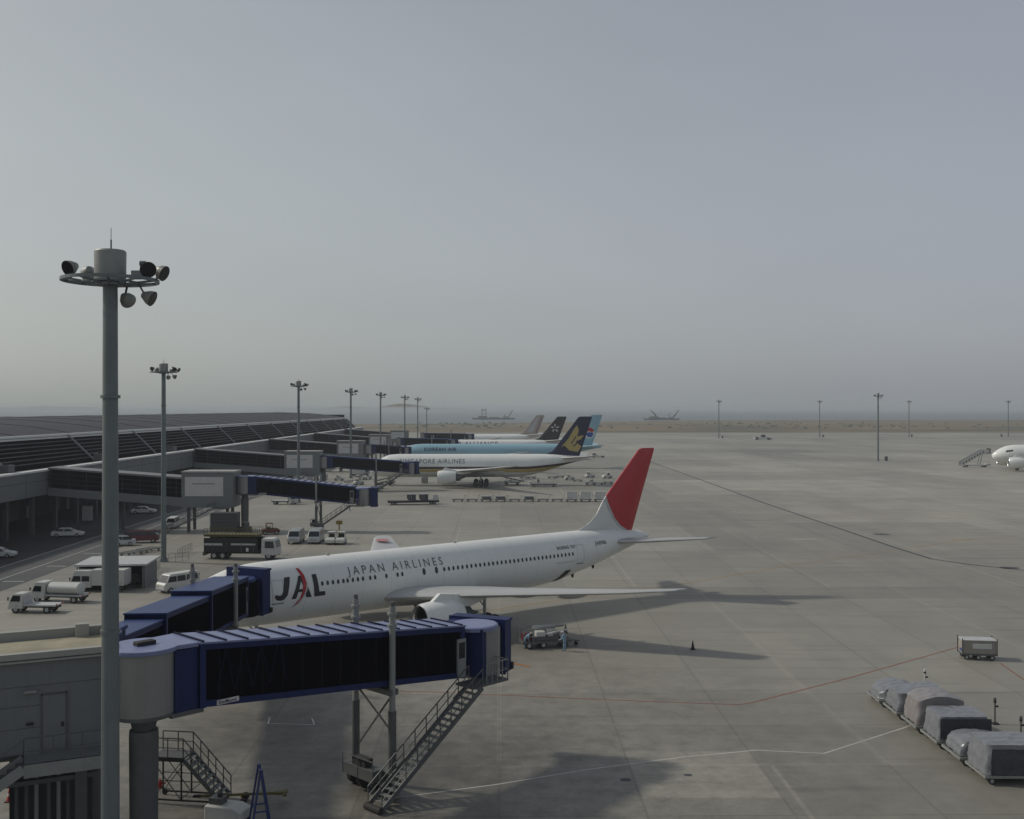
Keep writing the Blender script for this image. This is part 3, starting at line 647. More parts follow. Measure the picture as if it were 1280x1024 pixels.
# ---- airliner cut by the right edge of the picture
wR = dict(fair=(14, 30, 3.0), ez=3.9, emat=WHITE,
    secs=[(1.8, 15.6, 10, 3.4, .13), (7.9, 20, 6.8, 3.95, .11), (14, 24.5, 4.9, 4.45, .10), (23.5, 31.5, 2.0, 5.3, .09)], flaps=[(6, 24, 5, 3.7)])
rgt, rb = make_plane('airliner', 'white airliner at the right edge with boarding stairs at its nose door', (163.0, 346, 0), R(-14), [(x*.9, a, zb, zt) for x, a, zb, zt in S767], 'w', wR,
    dict(pts=[(x*.9, z) for x, z in j_pts], mat=TWHITE, top=16.1), [(.9, 42, 6, 5.95, .10), (9.2, 47.5, 2.2, 6.7, .09)], [(1.6, 7.4, 2.5, 1.5, 5.0)], [(5.4, 0, 2.6, .48, 1), (25, -4.65, 3.3, .56, 2), (25, 4.65, 3.3, .56, 2)])
cockpit(rb, rgt, 1.9, 5.3)
rgt.scale = (1.15,)*3; rgt.location = (163.2, 350, 0)
windows(rb, rgt, [9+.53*i for i in range(60)], 5.42)

# ------------------------------------------------------------------ terminal building
# local frame: y runs along the front away from the camera, x = 0 is the lower wall line (world x about -78)
T = thing('terminal_building', 'long low terminal with a shallow grey roof and dark ribbed glass front along the left', 'terminal', (-77.4, 150, 0), AX)
Y0, Y1 = -110, 428
m = MB(); m.box(-75, 0, Y0, Y1, 6.3, 10.2, SPAN)
for y in range(Y0, Y1, 9): m.box(0, .03, y, y+.12, 6.35, 10.15, SEAM)
m.box(0, .04, Y0, Y1, 8.7, 8.8, SEAM); m.box(-1.2, .35, Y0, Y1, 10.2, 10.5, EAVE); m.build('spandrel', T)
m = MB(); m.box(-75, -9, Y0, Y1, 10.2, 15.0, TGLASS)
m.add([(-9, Y0, 15.0), (-9, Y1, 15.0), (-4.2, Y1, 10.4), (-4.2, Y0, 10.4)], [(0,1,2,3)], TGLASS)
m.add([(-9, Y1, 15.0), (-9, Y1, 10.2), (-4.2, Y1, 10.4)], [(0,1,2)], TGLASS); m.build('glass_front', T)
m = MB()
for i in range(1, 7):
    t = i/7; m.bar((-4.1-4.9*t, Y0, 10.45+4.6*t), (-4.1-4.9*t, Y1, 10.45+4.6*t), .16, STEEL, .14)
m.build('louvre_rail', T)
for y in range(Y0+20, Y1+1, 36): m = MB(); m.bar((-3.6, y, 10.3), (-9, y, 15.5), .30, LSTEEL); m.build('raking_column', T)
m = MB()
m.box(-9.6, -8.9, Y0-1, Y1+2, 14.95, 15.25, EAVE); m.box(-10.2, -9.3, Y0-1, Y1+2, 15.35, 15.75, EAVE); m.build('eave', T)
m = MB(); prof = [(-10, 15.75), (-18, 17.0), (-30, 18.1), (-45, 18.6), (-60, 18.1), (-75, 16.5)]
vs = [(x, y, z) for y in (Y0-1, Y1+2) for x, z in prof]+[(x, y, z-.5) for y in (Y0-1, Y1+2) for x, z in prof]; n = len(prof)
m.add(vs, [(i, i+1, n+i+1, n+i) for i in range(n-1)]+[(2*n+i, 3*n+i, 3*n+i+1, 2*n+i+1) for i in range(n-1)]+[(i, i+1, 2*n+i+1, 2*n+i) for i in range(n-1)]+[(n+i, 3*n+i, 3*n+i+1, n+i+1) for i in range(n-1)]+[(0, n, 3*n, 2*n), (n-1, 3*n-1, 4*n-1, 2*n-1)], TROOF)
for y in range(Y0, Y1, 24): 
    for a, b_ in zip(prof, prof[1:]): m.bar((a[0], y, a[1]+.03), (b_[0], y, b_[1]+.03), .12, TROOF, .10)
m.build('roof', T)
m = MB(); m.box(-75, -10.5, Y1-.3, Y1, 10.2, 17.3, TGLASS); m.build('end_wall', T)
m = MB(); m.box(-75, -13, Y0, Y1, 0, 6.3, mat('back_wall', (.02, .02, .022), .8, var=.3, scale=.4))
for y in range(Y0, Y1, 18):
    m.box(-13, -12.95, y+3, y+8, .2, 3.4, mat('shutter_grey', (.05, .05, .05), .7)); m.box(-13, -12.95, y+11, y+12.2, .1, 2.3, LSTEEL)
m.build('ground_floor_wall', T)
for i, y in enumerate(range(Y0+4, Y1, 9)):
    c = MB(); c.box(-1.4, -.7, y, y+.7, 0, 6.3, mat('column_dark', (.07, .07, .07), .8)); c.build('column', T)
# rooftop boxes seen along the ledge
for k_, (y, s_) in enumerate(((13, 1.2), (52, 1.4), (96, 1.2))):
    c = MB(); c.box(-3.2, -1.4, y, y+2.2, 10.5, 10.5+s_, STEEL); c.tube((-2.3, y+1, 10.5+s_), (-2.3, y+1, 10.9+s_), .5, DARK); c.build('roof_vent', T)

# ------------------------------------------------------------------ fixed walkways to the stands
MUL = mat('mullion_dark', (.05, .05, .05), .7)
def walkway(Y, label, L=31.0, rot=0):
    t = thing('fixed_walkway', label, 'walkway', (-77.2-(Y-150)*.0122, Y, 0), rot, 'glazed walkways from terminal to the bridges')
    a = L*.72; w_ = 2.3
    def seg(name, x0, x1, za0, za1, z0, z1, mt, out=0):
        b = MB(); y = w_+out
        b.add([(x0, -y, za0), (x1, -y, z0), (x1, y, z0), (x0, y, za0), (x0, -y, za1), (x1, -y, z1), (x1, y, z1), (x0, y, za1)], [(3,2,1,0), (4,5,6,7), (0,1,5,4), (1,2,6,5), (2,3,7,6), (3,0,4,7)], mt)
        return b.build(name, t)
    seg('floor_band', 0, a, 6.1, 7.4, 4.3, 5.75, SPAN)
    g = seg('glazing', .4, a, 7.4, 10.5, 5.75, 8.85, TGLASS, -.12)
    b = MB()
    for j in (1, 2, 3): b.bar((.4, -w_+.10, 7.4+.78*j), (a, -w_+.10, 5.75+.78*j), .06, MUL)
    for j in range(0, int(a), 3): b.bar((j+.4, -w_+.09, 7.4-1.65*(j/a)), (j+.4, -w_+.09, 10.5-1.65*(j/a)), .07, MUL)
    b.build('mullion', g)
    seg('roof', 0, a, 10.5, 10.8, 8.85, 9.15, SPAN, .1)
    b = MB(); b.box(a, L, -w_-.1, w_+.1, 4.1, 9.9, SPAN); b.box(a+.6, a+7, -w_-.14, -w_-.1, 6.0, 9.2, CREAM); b.box(a+1.8, a+5.6, -w_-.16, -w_-.14, 8.0, 8.12, STEEL)
    b.box(a-.05, L+.1, -w_-.2, w_+.2, 9.9, 10.15, PARA); b.build('end_box', t)
    for x in (a*.5, a+1, L-1.2):
        for y in (-1.6, 1.6): c = MB(); c.tube((x, y, 0), (x, y, 5.2 if x < a else 4.1), .28, STEEL); c.build('support_column', t)
    b = MB()        # outside stair down from the end box
    x0, z0, x1 = L-3, 4.1, L-11
    for y in (-w_-.3, -w_-1.3):
        b.bar((x0, y, z0), (x1, y, 0), .25, STEEL, .1); b.bar((x0, y, z0+1), (x1, y, 1), .05, STEEL)
        for j in range(9): q = j/8; b.bar((x0+(x1-x0)*q, y, z0*(1-q)), (x0+(x1-x0)*q, y, z0*(1-q)+1), .05, STEEL)
    for j in range(20): q = j/20; b.box(x0+(x1-x0)*q-.3, x0+(x1-x0)*q, -w_-1.3, -w_-.3, z0*(1-q)-.05, z0*(1-q), STEEL)
    b.box(x0, L-.5, -w_-1.35, -w_-.15, z0-.15, z0, STEEL); b.build('service_stair', t)
    return t
WY = [(176, 'nearest glazed walkway, its pale end box beside the blue bridge with a truck in front'), (259, 'second glazed walkway, ending at the bridge of the gold striped airliner'),
      (342, 'third glazed walkway back, ending at the light blue airliner bridge'), (425, 'fourth glazed walkway back, partly behind a tall mast'), (508, 'furthest glazed walkway, close to the end of the roof')]
for y, lb_ in WY: walkway(y, lb_)

# ------------------------------------------------------------------ boarding bridges
def rail(b, p, q, hh=1.0, mt=STEEL, step=1.0, mid=True):
    p = Vector(p); q = Vector(q); L = (q-p).length; n = max(1, int(L/step)); up = Vector((0, 0, hh))
    b.bar(p+up, q+up, .05, mt)
    if mid: b.bar(p+up*.5, q+up*.5, .035, mt)
    for i in range(n+1): c = p+(q-p)*i/n; b.bar(c, c+up, .045, mt)
BRC = mat('bracing_dark', (.010, .012, .035), .6, spec=.1)
def bridge(label, A, B, za, zb, cab_rz, col_t, detail=True, stair=True, far_side=False, colh=None, tw=1.3, rr_=1.4, plate=True, tiers=1):
    """A rotunda centre, B end of the tunnel, za / zb tunnel soffit heights; cab_rz extra turn of the cab"""
    A = Vector(A); B = Vector(B); rz = math.atan2(B.y-A.y, B.x-A.x); L = (B-A).length
    t = thing('boarding_bridge', label, 'boarding bridge', (A.x, A.y, 0), rz, 'blue passenger boarding bridges')
    RF = BPALE if tiers == 1 and detail else BROOF; hh = 2.95; dz = lambda x: za+(zb-za)*(x-2)/(L-2)
    b = MB(); b.lathe([(rr_, za+.05), (rr_, za+hh-.12)], CURT, n=32); r = b.build('rotunda', t, smooth=True)
    b = MB(); pts = [(rr_*1.12*cos(a), rr_*1.12*sin(a)) for a in [R(50+260*i/20) for i in range(21)]]+[(2.0, -tw), (2.0, tw)]
    nn = len(pts); z = za+hh-.15
    b.add([(x, y, z) for x, y in pts]+[(x, y, z+.2) for x, y in pts], [tuple(range(nn))[::-1], tuple(range(nn, 2*nn))]+[(i, (i+1) % nn, nn+(i+1) % nn, nn+i) for i in range(nn)], RF)
    b.box(-.4, .5, -.2, .25, z+.2, z+.38, DARK); b.build('rotunda_roof', r, bevel=.03)
    b = MB(); b.lathe([(rr_*1.0, za+.05), (rr_*1.0, za-.12), (.6, za-.35), (.5, za-.75), (.62, za-.8), (.64, za-1.1), (.6, 0)], STEEL, n=28, cap=True); b.build('pillar', t, smooth=True)
    b = MB(); b.box(.9, 2.1, -tw+.15, tw-.15, za-.05, za+hh-.2, BLUE); b.box(.7, 2.3, -tw+.1, tw-.1, za-.25, za-.05, STEEL); b.build('neck', t)
    segs = [(2.05, L-.4, tw, 0)] if tiers == 1 else [(2.05, 2+(L-2)*.30, tw-.3, -.3), (2+(L-2)*.24, 2+(L-2)*.62, tw-.12, -.12), (2+(L-2)*.58, L-.4, tw+.05, .05)]
    for si, (x0, x1, w_, ex) in enumerate(segs):
        z0, z1 = dz(x0), dz(x1); q = hh+2*ex; d = z1-z0; s = MB()
        s.box(x0, x1, -w_+.06, w_-.06, z0+.3-ex, z0+q-.25, BDARK, d)
        tn = s.build('tunnel', t)
        s = MB()
        s.box(x0, x1, -w_, w_, z0-ex, z0+.3-ex, BLUE, d); s.box(x0, x1, -w_, w_, z0+q-.32, z0+q-.04, BLUE, d)
        for x in (x0, x1-.3): s.box(x, x+.3, -w_-.02, w_+.02, z0-ex-.03+(x-x0)/(x1-x0)*d, z0+q-.02+(x-x0)/(x1-x0)*d, BLUE, d*.3/(x1-x0))
        s.build('frame', tn)
        if tiers == 1 and detail:   # the folded bracing behind the dark cladding
            s = MB()
            for k2 in range(4):
                xx = x0+.9+k2*.95; s.bar((xx, -w_+.03, z0+.45), (xx+.45, -w_+.03, z0+2.5), .06, BRC, .03); s.bar((xx+.45, -w_+.03, z0+2.5), (xx+.9, -w_+.03, z0+.45), .06, BRC, .03)
            s.build('bracing', tn)
            s = MB(); 
            for xx in [x0+1+i*1.15 for i in range(int((x1-x0-1)/1.15))]:
                zz = z0+d*(xx-x0)/(x1-x0); s.box(xx, xx+.05, -w_+.04, -w_+.06, zz+.35, zz+q-.36, mat('dark_seam', (.012, .012, .013), .8, spec=.1))
            s.build('cladding_seam', tn)
        s = MB(); s.box(x0-.05, x1+.05, -w_-.06, w_+.06, z0+q-.04, z0+q+.05, RF, d)
        n_r = int((x1-x0)/1.15)
        if detail and tiers == 1:
            for k2 in range(n_r+1):
                xx = x0+.1+k2*(x1-x0-.4)/n_r; zz = z0+q+.05+(xx-x0)/(x1-x0)*d; s.box(xx, xx+.09, -w_-.06, w_+.06, zz, zz+.07, BRC)
        s.build('roof', tn)
    if plate:
        s = MB(); s.box(2.9, 4.05, -tw-.03, -tw-.005, za-.06, za+.16, CREAM); pl = s.build('name_plate', t)
        if detail:
            me = text_mesh('ShinMaywa', .215, .004, sp=1); me.transform(Matrix.Translation((2.96, -tw-.04, za-.02)) @ Matrix.Rotation(R(90), 4, 'X')); me.materials.clear(); me.materials.append(NAVY)
            o = bpy.data.objects.new('lettering', me); COL.objects.link(o); o.parent = pl
    # cab: turning drum with grey curtain, blue corner and hood towards the aircraft
    cr = R(cab_rz); cx_ = L+1.15; zc = zb; up = .55 if tiers == 3 else 0
    def loc(x, y): return (cx_+x*cos(cr)-y*sin(cr), x*sin(cr)+y*cos(cr))
    def cbox(b, x0, x1, y0, y1, z0, z1, mt):
        vs = [(*loc(x, y), z) for z in (z0, z1) for x, y in ((x0, y0), (x1, y0), (x1, y1), (x0, y1))]
        b.add(vs, [(3,2,1,0), (4,5,6,7), (0,1,5,4), (1,2,6,5), (2,3,7,6), (3,0,4,7)], mt)
    c = MB(); cbox(c, -1.3, 1.15, -1.45, 1.6, zc-.05, zc+hh-.25, BLUE); cab = c.build('cab', t)
    c = MB(); c.lathe([(1.12, zc-.25), (1.12, zc+hh-.4)], CURT if tiers == 1 else BDARK, (*loc(.12, -.75), 0), n=28, cap=True); c.build('curtain', cab, smooth=True)
    c = MB(); c.lathe([(1.4, zc+hh-.4), (1.4, zc+hh-.2), (1.3, zc+hh-.14)], RF, (*loc(-.2, -.45), 0), n=28, cap=True); c.build('cab_roof', cab)
    c = MB(); cbox(c, 1.3, 2.2, -1.8, -1.65, zc-.35, zc+hh-.3+up, BLUE); cbox(c, 1.3, 2.2, 1.65, 1.8, zc-.35, zc+hh-.3+up, BLUE); cbox(c, 1.25, 2.3, -1.85, 1.85, zc+hh-.3+up, zc+hh-.15+up, BLUE)
    cbox(c, 1.3, 2.2, -1.65, 1.65, zc-.4, zc-.1, STEEL); cbox(c, 2.15, 2.4, -1.9, -1.5, zc-.3, zc+.1, DARK); c.build('hood', cab)
    c = MB(); cbox(c, 1.15, 1.3, -1.85, 1.85, zc-.4, zc+hh-.1+up, BLUE); c.build('hood_frame', cab)
    # service door on the near side and the landing
    sy = -tw-.02
    c = MB(); c.box(L-1.0, L-.35, sy-.03, sy+.1, zc+.1, zc+2.3, LSTEEL); c.box(L-.9, L-.45, sy-.05, sy-.03, zc+1.2, zc+2.1, GLASS); c.build('service_door', t)
    # lifting columns and bogie
    hc = colh or (dz(col_t)+hh+1.3); cy = tw+.28
    for s_ in (-1, 1):
        c = MB(); c.tube((col_t, s_*cy, 1.3), (col_t, s_*cy, hc), .17, LSTEEL, n=16); c.tube((col_t, s_*cy, .9), (col_t, s_*cy, hc*.45), .22, STEEL, n=16)
        for zz in (dz(col_t)+hh+.3, dz(col_t)+hh+.9): c.tube((col_t, s_*cy, zz), (col_t, s_*cy, zz+.12), .27, LSTEEL, n=16)
        c.tube((col_t, s_*cy, hc), (col_t, s_*cy, hc+.25), .12, STEEL, n=12); c.build('lift_column', t)
    c = MB(); c.box(col_t-.25, col_t+.25, -cy-.3, cy+.3, .75, 1.3, STEEL); c.box(col_t-.3, col_t+.3, -cy-.15, cy+.15, dz(col_t)-.4, dz(col_t)-.12, STEEL)
    c.bar((col_t, -cy, dz(col_t)-.4), (col_t, cy, 1.9), .08, STEEL); c.bar((col_t, cy, dz(col_t)-.4), (col_t, -cy, 3.4), .08, STEEL); c.build('cross_beam', t)
    for s_ in (-1, 1):
        c = MB()
        for yy in (-.42, .42): c.tube((col_t, s_*1.1+yy-.16, .55), (col_t, s_*1.1+yy+.16, .55), .55, DARK, n=20); c.tube((col_t, s_*1.1+yy-.17, .55), (col_t, s_*1.1+yy+.17, .55), .25, STEEL, n=12)
        c.box(col_t-.35, col_t+.35, s_*1.1-.2, s_*1.1+.2, .5, 1.1, STEEL); c.build('wheel', t)
    if detail:
        c = MB(); c.box(col_t-1.1, col_t-.4, -1.3, 1.3, .9, 1.5, STEEL); c.box(col_t-1.0, col_t-.45, -.5, .6, 1.5, 1.9, DARK); rail(c, (col_t-1.1, -1.3, .9), (col_t-1.1, 1.3, .9), 1.1); c.build('drive_unit', t)
    if stair:
        yb = sy-1.35; x1 = L-.7; x0 = x1-7.3*(zc/5.3); zt = zc-.1
        c = MB(); c.box(L-1.2, L+1.6, sy-1.5, sy-.05, zt-.12, zt, STEEL); rail(c, (L-.1, sy-1.45, zt), (L+1.6, sy-1.45, zt), 1.1, LSTEEL, .4); rail(c, (L+1.6, sy-1.45, zt), (L+1.6, sy-.1, zt), 1.1, LSTEEL, .4); c.bar((L-1, sy-.7, zt-.1), (L-1, sy+.3, zt-1.0), .1, STEEL); c.build('landing', t)
        c = MB(); y0, y1 = sy-1.75, sy-.62
        for y in (y0, y1): c.bar((x1, y, zt-.05), (x0, y, .15), .05, STEEL, .28)
        N = 22
        for j in range(N): q = (j+.5)/N; xx = x1+(x0-x1)*q; zz = zt*(1-q); c.box(xx-.15, xx+.15, y0, y1, zz-.02, zz+.02, LSTEEL)
        c.build('stair', t)
        c = MB()
        for y in (y0, y1): rail(c, (x1, y, zt), (x0, y, .15), 1.0, STEEL, .9)
        c.tube((x0-.1, y0-.05, .18), (x0-.1, y1+.05, .18), .18, DARK); c.build('handrail', t)
    return t
bridge('nearest blue boarding bridge, ribbed roof, stair and lift columns, standing free in the foreground', (-16.6, 46.9), (-3.35, 60.6), 6.95, 5.2, 22, 13.1, colh=10.1)
bridge('blue boarding bridge in three telescoping sections docked at the nose of the nearest airliner', (-20.6, 50.5), (-22.4, 83.3), 6.7, 4.1, -27, 26.5, tiers=3, stair=False, plate=False)
bridge('blue boarding bridge behind the open bed truck, extended over the second stand', (-45.2, 176), (-26.0, 175), 6.3, 4.6, 8, 12.6, tw=1.35)
bridge('blue boarding bridge docked at the gold striped airliner', (-47.0, 259), (-27.5, 263), 5.9, 4.4, 35, 13, tw=1.35, detail=False)
bridge('blue boarding bridge at the nose of the light blue airliner', (-47.5, 342), (-37.5, 349), 5.9, 5.0, 20, 7, tw=1.35, detail=False, stair=False, plate=False)
bridge('blue boarding bridge in front of the airliner with the black star fin', (-46.0, 424), (-25.5, 421), 5.8, 5.4, 30, 14, tw=1.35, detail=False, stair=False, plate=False)
bridge('furthest blue boarding bridge, before the tan finned airliner', (-43.5, 508), (-22, 506), 5.8, 5.6, 20, 14, tw=1.35, detail=False, stair=False, plate=False)

# ------------------------------------------------------------------ near walkway building (bottom left)
a25 = R(25)
N = thing('walkway_building', 'grey panelled walkway building with beige flat roof at the bottom left', 'building', (-18.15, 45.95, 0), a25)
# local x along the wall (negative to the left), y away from the camera
m = MB(); m.box(-22, .3, 0, 4.5, 5.75, 9.75, BEIGE); m.build('wall', N)
m = MB()
for x in (-21, -18.2, -15.4, -12.6, -9.8, -7.0, -4.45): m.box(x, x+.035, -.012, 0, 5.8, 9.7, SEAM)
for z in (6.85, 7.8, 8.65): m.box(-22, .3 if z > 8 else -2.4, -.014, 0, z, z+.03, SEAM)
m.build('panel_seam', N)
m = MB(); m.box(-22, .35, .3, 4.1, 9.75, 9.8, ROOFB); m.build('roof_deck', N)
m = MB(); m.box(-22, .55, -.22, .14, 9.72, 9.80, PARA); m.box(-22, .55, -.2, .14, 9.86, 10.12, PARA); m.box(-22, .55, -.12, .1, 9.80, 9.86, STEEL); m.box(-22, .55, 4.3, 4.6, 9.75, 10.2, PARA); m.box(.3, .6, .14, 4.3, 9.75, 10.16, PARA); m.box(-.9, -.3, 3.9, 4.3, 9.8, 10.4, PARA); m.build('parapet', N)
m = MB(); m.box(-2.35, -1.45, -.05, 0, 5.85, 8.2, BEIGE); m.box(-2.42, -2.35, -.06, 0, 5.8, 8.28, SEAM); m.box(-1.45, -1.38, -.06, 0, 5.8, 8.28, SEAM); m.box(-2.42, -1.38, -.06, 0, 8.2, 8.28, SEAM); d_ = m.build('door', N)
m = MB(); m.box(-1.62, -1.52, -.1, -.05, 6.8, 7.0, DARK); m.build('handle', d_)
m = MB(); m.box(-3.0, -2.72, -.12, 0, 7.0, 7.1, DARK); m.build('wall_socket', N); m = MB(); m.box(-3.1, -2.6, -.3, 0, 8.42, 8.52, LSTEEL); m.build('wall_lamp', N)
m = MB(); m.box(-3.1, .3, -1.5, 0, 5.55, 5.75, BEIGE); m.box(-3.1, .3, -1.52, -1.4, 5.2, 5.75, LSTEEL); m.build('landing', N)
m = MB()
for y in (-1.5, -.25): m.bar((-3.1, y, 5.6), (-11.5, y, .2), .08, LSTEEL, .42)
for j in range(26): q = j/26; m.box(-3.1-8.4*q-.33, -3.1-8.4*q, -1.5, -.25, 5.5-5.3*q-.04, 5.5-5.3*q, STEEL)
for y in (-1.5,): rail(m, (-3.1, y, 5.7), (-11.5, y, .3), 1.1, STEEL, 1.2); rail(m, (.3, y, 5.75), (-3.1, y, 5.75), 1.1, STEEL, 1.0)
m.build('stair', N)
for x in (-.8, -5.5, -10.5, -16):
    for y in (.7, 3.7): c = MB(); c.box(x-.25, x+.25, y-.25, y+.25, 0, 5.75, STEEL); c.build('support_column', N)
m = MB(); m.box(-18, -4.2, 1.6, 3.2, 0, 4.6, mat('plant_room', (.06, .06, .065), .8, var=.2)); m.box(-3.7, -.2, 3.1, 3.3, 0, 5.6, mat('plant_room', (.06, .06, .065)))
for x in (-3.4, -3.0, -2.6, -2.1, -1.7, -1.3): m.tube((x, .9, 0), (x, .9, 5.7), .09, LSTEEL if x in (-2.6, -1.7) else STEEL)
m.box(-3.8, -.1, .6, 1.1, 4.2, 4.4, STEEL); m.box(-22, .3, .3, 4.2, 5.45, 5.75, STEEL); m.build('pipework', N)

# ------------------------------------------------------------------ light masts
def mast(label, loc, h=25.35, detail=True, group='tall floodlight masts', rz=0, wr=1.0):
    t = thing('light_mast', label, 'light mast', loc, rz, group)
    b = MB(); b.tube((0, 0, 0), (0, 0, h), .36*wr, MAST, .27*wr, 20); b.tube((0, 0, 0), (0, 0, .5), .55*wr, MAST, .5*wr, 20)
    if detail:
        for z in range(3, int(h), 9): b.tube((0, 0, z), (0, 0, z+.12), .37*wr, MAST, n=20)
        b.box(-.02, .02, .27, .42, 2, h-.5, STEEL)
    b.build('pole', t, smooth=True)
    b = MB(); b.lathe([(.0, h+.12), (.58, h+.14), (.59, h+1.28), (.54, h+1.34), (.0, h+1.36)], LSTEEL, n=28); b.build('drum', t, smooth=True)
    b = MB()
    b.lathe([(1.72, h+.12), (1.80, h+.12), (1.80, h+.24), (1.72, h+.24), (1.72, h+.12)], MAST, n=36); b.lathe([(.3, h-.05), (.62, h-.02), (.62, h+.08), (.3, h+.1)], MAST, n=24)
    b.lathe([(1.05, h+.06), (1.11, h+.06), (1.11, h+.12), (1.05, h+.12), (1.05, h+.06)], MAST, n=28)
    for k2 in range(10): a = 2*pi*k2/10; b.bar((.3*cos(a), .3*sin(a), h+.02), (1.78*cos(a), 1.78*sin(a), h+.18), .08, MAST)
    b.build('platform_ring', t)
    b = MB(); b.tube((.03, 0, h+1.3), (.03, 0, h+1.75), .03, STEEL); b.tube((.03, 0, h+1.75), (.03, 0, h+2.2), .012, STEEL); b.build('lightning_rod', t)
    def lamp(p, d, foot):
        p = Vector(p); d = Vector(d).normalized()
        l = MB(); l.tube(p-d*.32, p-d*.05, .12, LSTEEL, .27, 20); l.tube(p-d*.05, p+d*.12, .27, LSTEEL, .31, 20); l.bar(foot, p-d*.2, .06, STEEL); o = l.build('floodlight', t)
        l = MB(); l.tube(p+d*.11, p+d*.13, .295, GLASS, n=20); l.build('lamp_glass', o)
    # lamps stand on the ring on the left and right, two hang below on the stand side
    lamp((-1.38, -.4, h+.62), (-.5, -1, -.45), (-1.4, -.3, h+.2)); lamp((1.62, -.5, h+.55), (.45, -1, -.35), (1.5, -.4, h+.2)); lamp((1.95, .1, h+.5), (1, -.25, -.45), (1.75, .1, h+.25))
    lamp((1.42, .3, h-.45), (1, -.1, -.45), (1.0, .2, h+.1)); lamp((.46, .5, h-.5), (.1, 1, -.4), (.5, .45, h+.1)); lamp((-1.2, .9, h+.6), (-.5, 1, -.4), (-1.1, .8, h+.15))
    if detail:
        b = MB(); b.box(.85, 1.35, -.15, .25, h+.25, h+.55, LSTEEL); b.box(-1.0, -.7, -.1, .2, h+.2, h+.42, LSTEEL); b.tube((1.32, -.2, h+.3), (1.32, -.2, h+.85), .04, STEEL); b.tube((1.22, -.2, h+.8), (1.42, -.2, h+.8), .11, STEEL); b.build('ballast_box', t)
    return t
m0 = mast('nearest and thickest light mast, filling the left foreground', (-15.45, 40.0, 0))
mast_pts = [(-46.9, 140, 'light mast rising behind the parked van and rounded ducts at left'), (-46.8, 228, 'light mast standing behind the second blue bridge'), (-47.9, 309, 'light mast at the end of the terminal roof'), (-48.8, 386, 'light mast just right of the roof end'),
            (-49.0, 475, 'light mast fifth along the terminal row from the second mast'), (-50.8, 560, 'light mast second last of the terminal row')]
for x, y, lb_ in mast_pts: dup(m0, (x, y, 0), label=lb_)
s_ = dup(m0, (-50.2, 612, 0), scale=.8, label='short distant light mast ending the row along the terminal')
for x, y, lb_ in ((145, 412, 'light mast standing alone on the open apron at right, the tallest there'), (144, 724, 'distant light mast above the middle of the far apron edge'), (223, 754, 'distant light mast left of the lone apron mast'),
                  (292, 765, 'distant light mast right of the lone apron mast'), (365, 765, 'distant light mast at the right edge of the picture')):
    dup(m0, (x, y, 0), label=lb_, group='tall floodlight masts on the open apron')

# ------------------------------------------------------------------ vehicles (local x forward, wheels on z = 0)
def wheel(par, x, y, r=.34, wd=.24):
    b = MB(); b.tube((x, y-wd/2, r), (x, y+wd/2, r), r, DARK, n=20); o = b.build('wheel', par)
    b = MB(); b.tube((x, y-wd/2-.01, r), (x, y+wd/2+.01, r), r*.55, SILVER, n=12); b.build('rim', o); return o
def lights(par, xf, xr, y, z):
    for s in (-1, 1):
        b = MB(); b.box(xf-.02, xf+.03, s*y-.14, s*y+.14, z-.09, z+.09, CREAM); b.build('headlight', par)
        b = MB(); b.box(xr-.03, xr+.02, s*y-.1, s*y+.1, z-.05, z+.14, RED); b.build('tail_light', par)
def car(label, loc, rz, paint, L=4.5, W=1.7, Hh=1.42, kind='parked_car', cat='car', group=None):
    t = thing(kind, label, cat, loc, rz, group); h = L/2
    b = MB(); b.slab([(-h, .35), (-h-.03, .6), (-h+.05, .92), (-h+.9, 1.0), (h-1.3, .97), (h-.25, .78), (h, .55), (h-.03, .28), (-h+.1, .26)], W/2, W/2-.1, .6, 1.0, paint); b.build('body', t, bevel=.06)
    b = MB(); b.slab([(-h+.55, .95), (-h+1.15, Hh-.06), (-h+2.7, Hh-.06), (h-1.25, .93)], W/2-.06, W/2-.28, .95, Hh, GLASS); b.build('cabin_glass', t, bevel=.04)
    b = MB(); b.slab([(-h+1.05, Hh-.1), (-h+1.2, Hh), (-h+2.6, Hh), (-h+2.8, Hh-.1)], W/2-.26, W/2-.32, Hh-.1, Hh, paint); 
    for s in (-1, 1):
        b.bar((-h+2.75, s*(W/2-.27), Hh-.07), (h-1.25, s*(W/2-.1), .95), .06, paint); b.bar((-h+1.95, s*(W/2-.25), Hh-.07), (-h+1.95, s*(W/2-.05), .95), .07, paint)
    b.build('roof', t)
    for x in (-h+.85, h-.85):
        for s in (-1, 1): wheel(t, x, s*(W/2-.1), .31, .2)
    lights(t, h, -h, W/2-.3, .66); return t
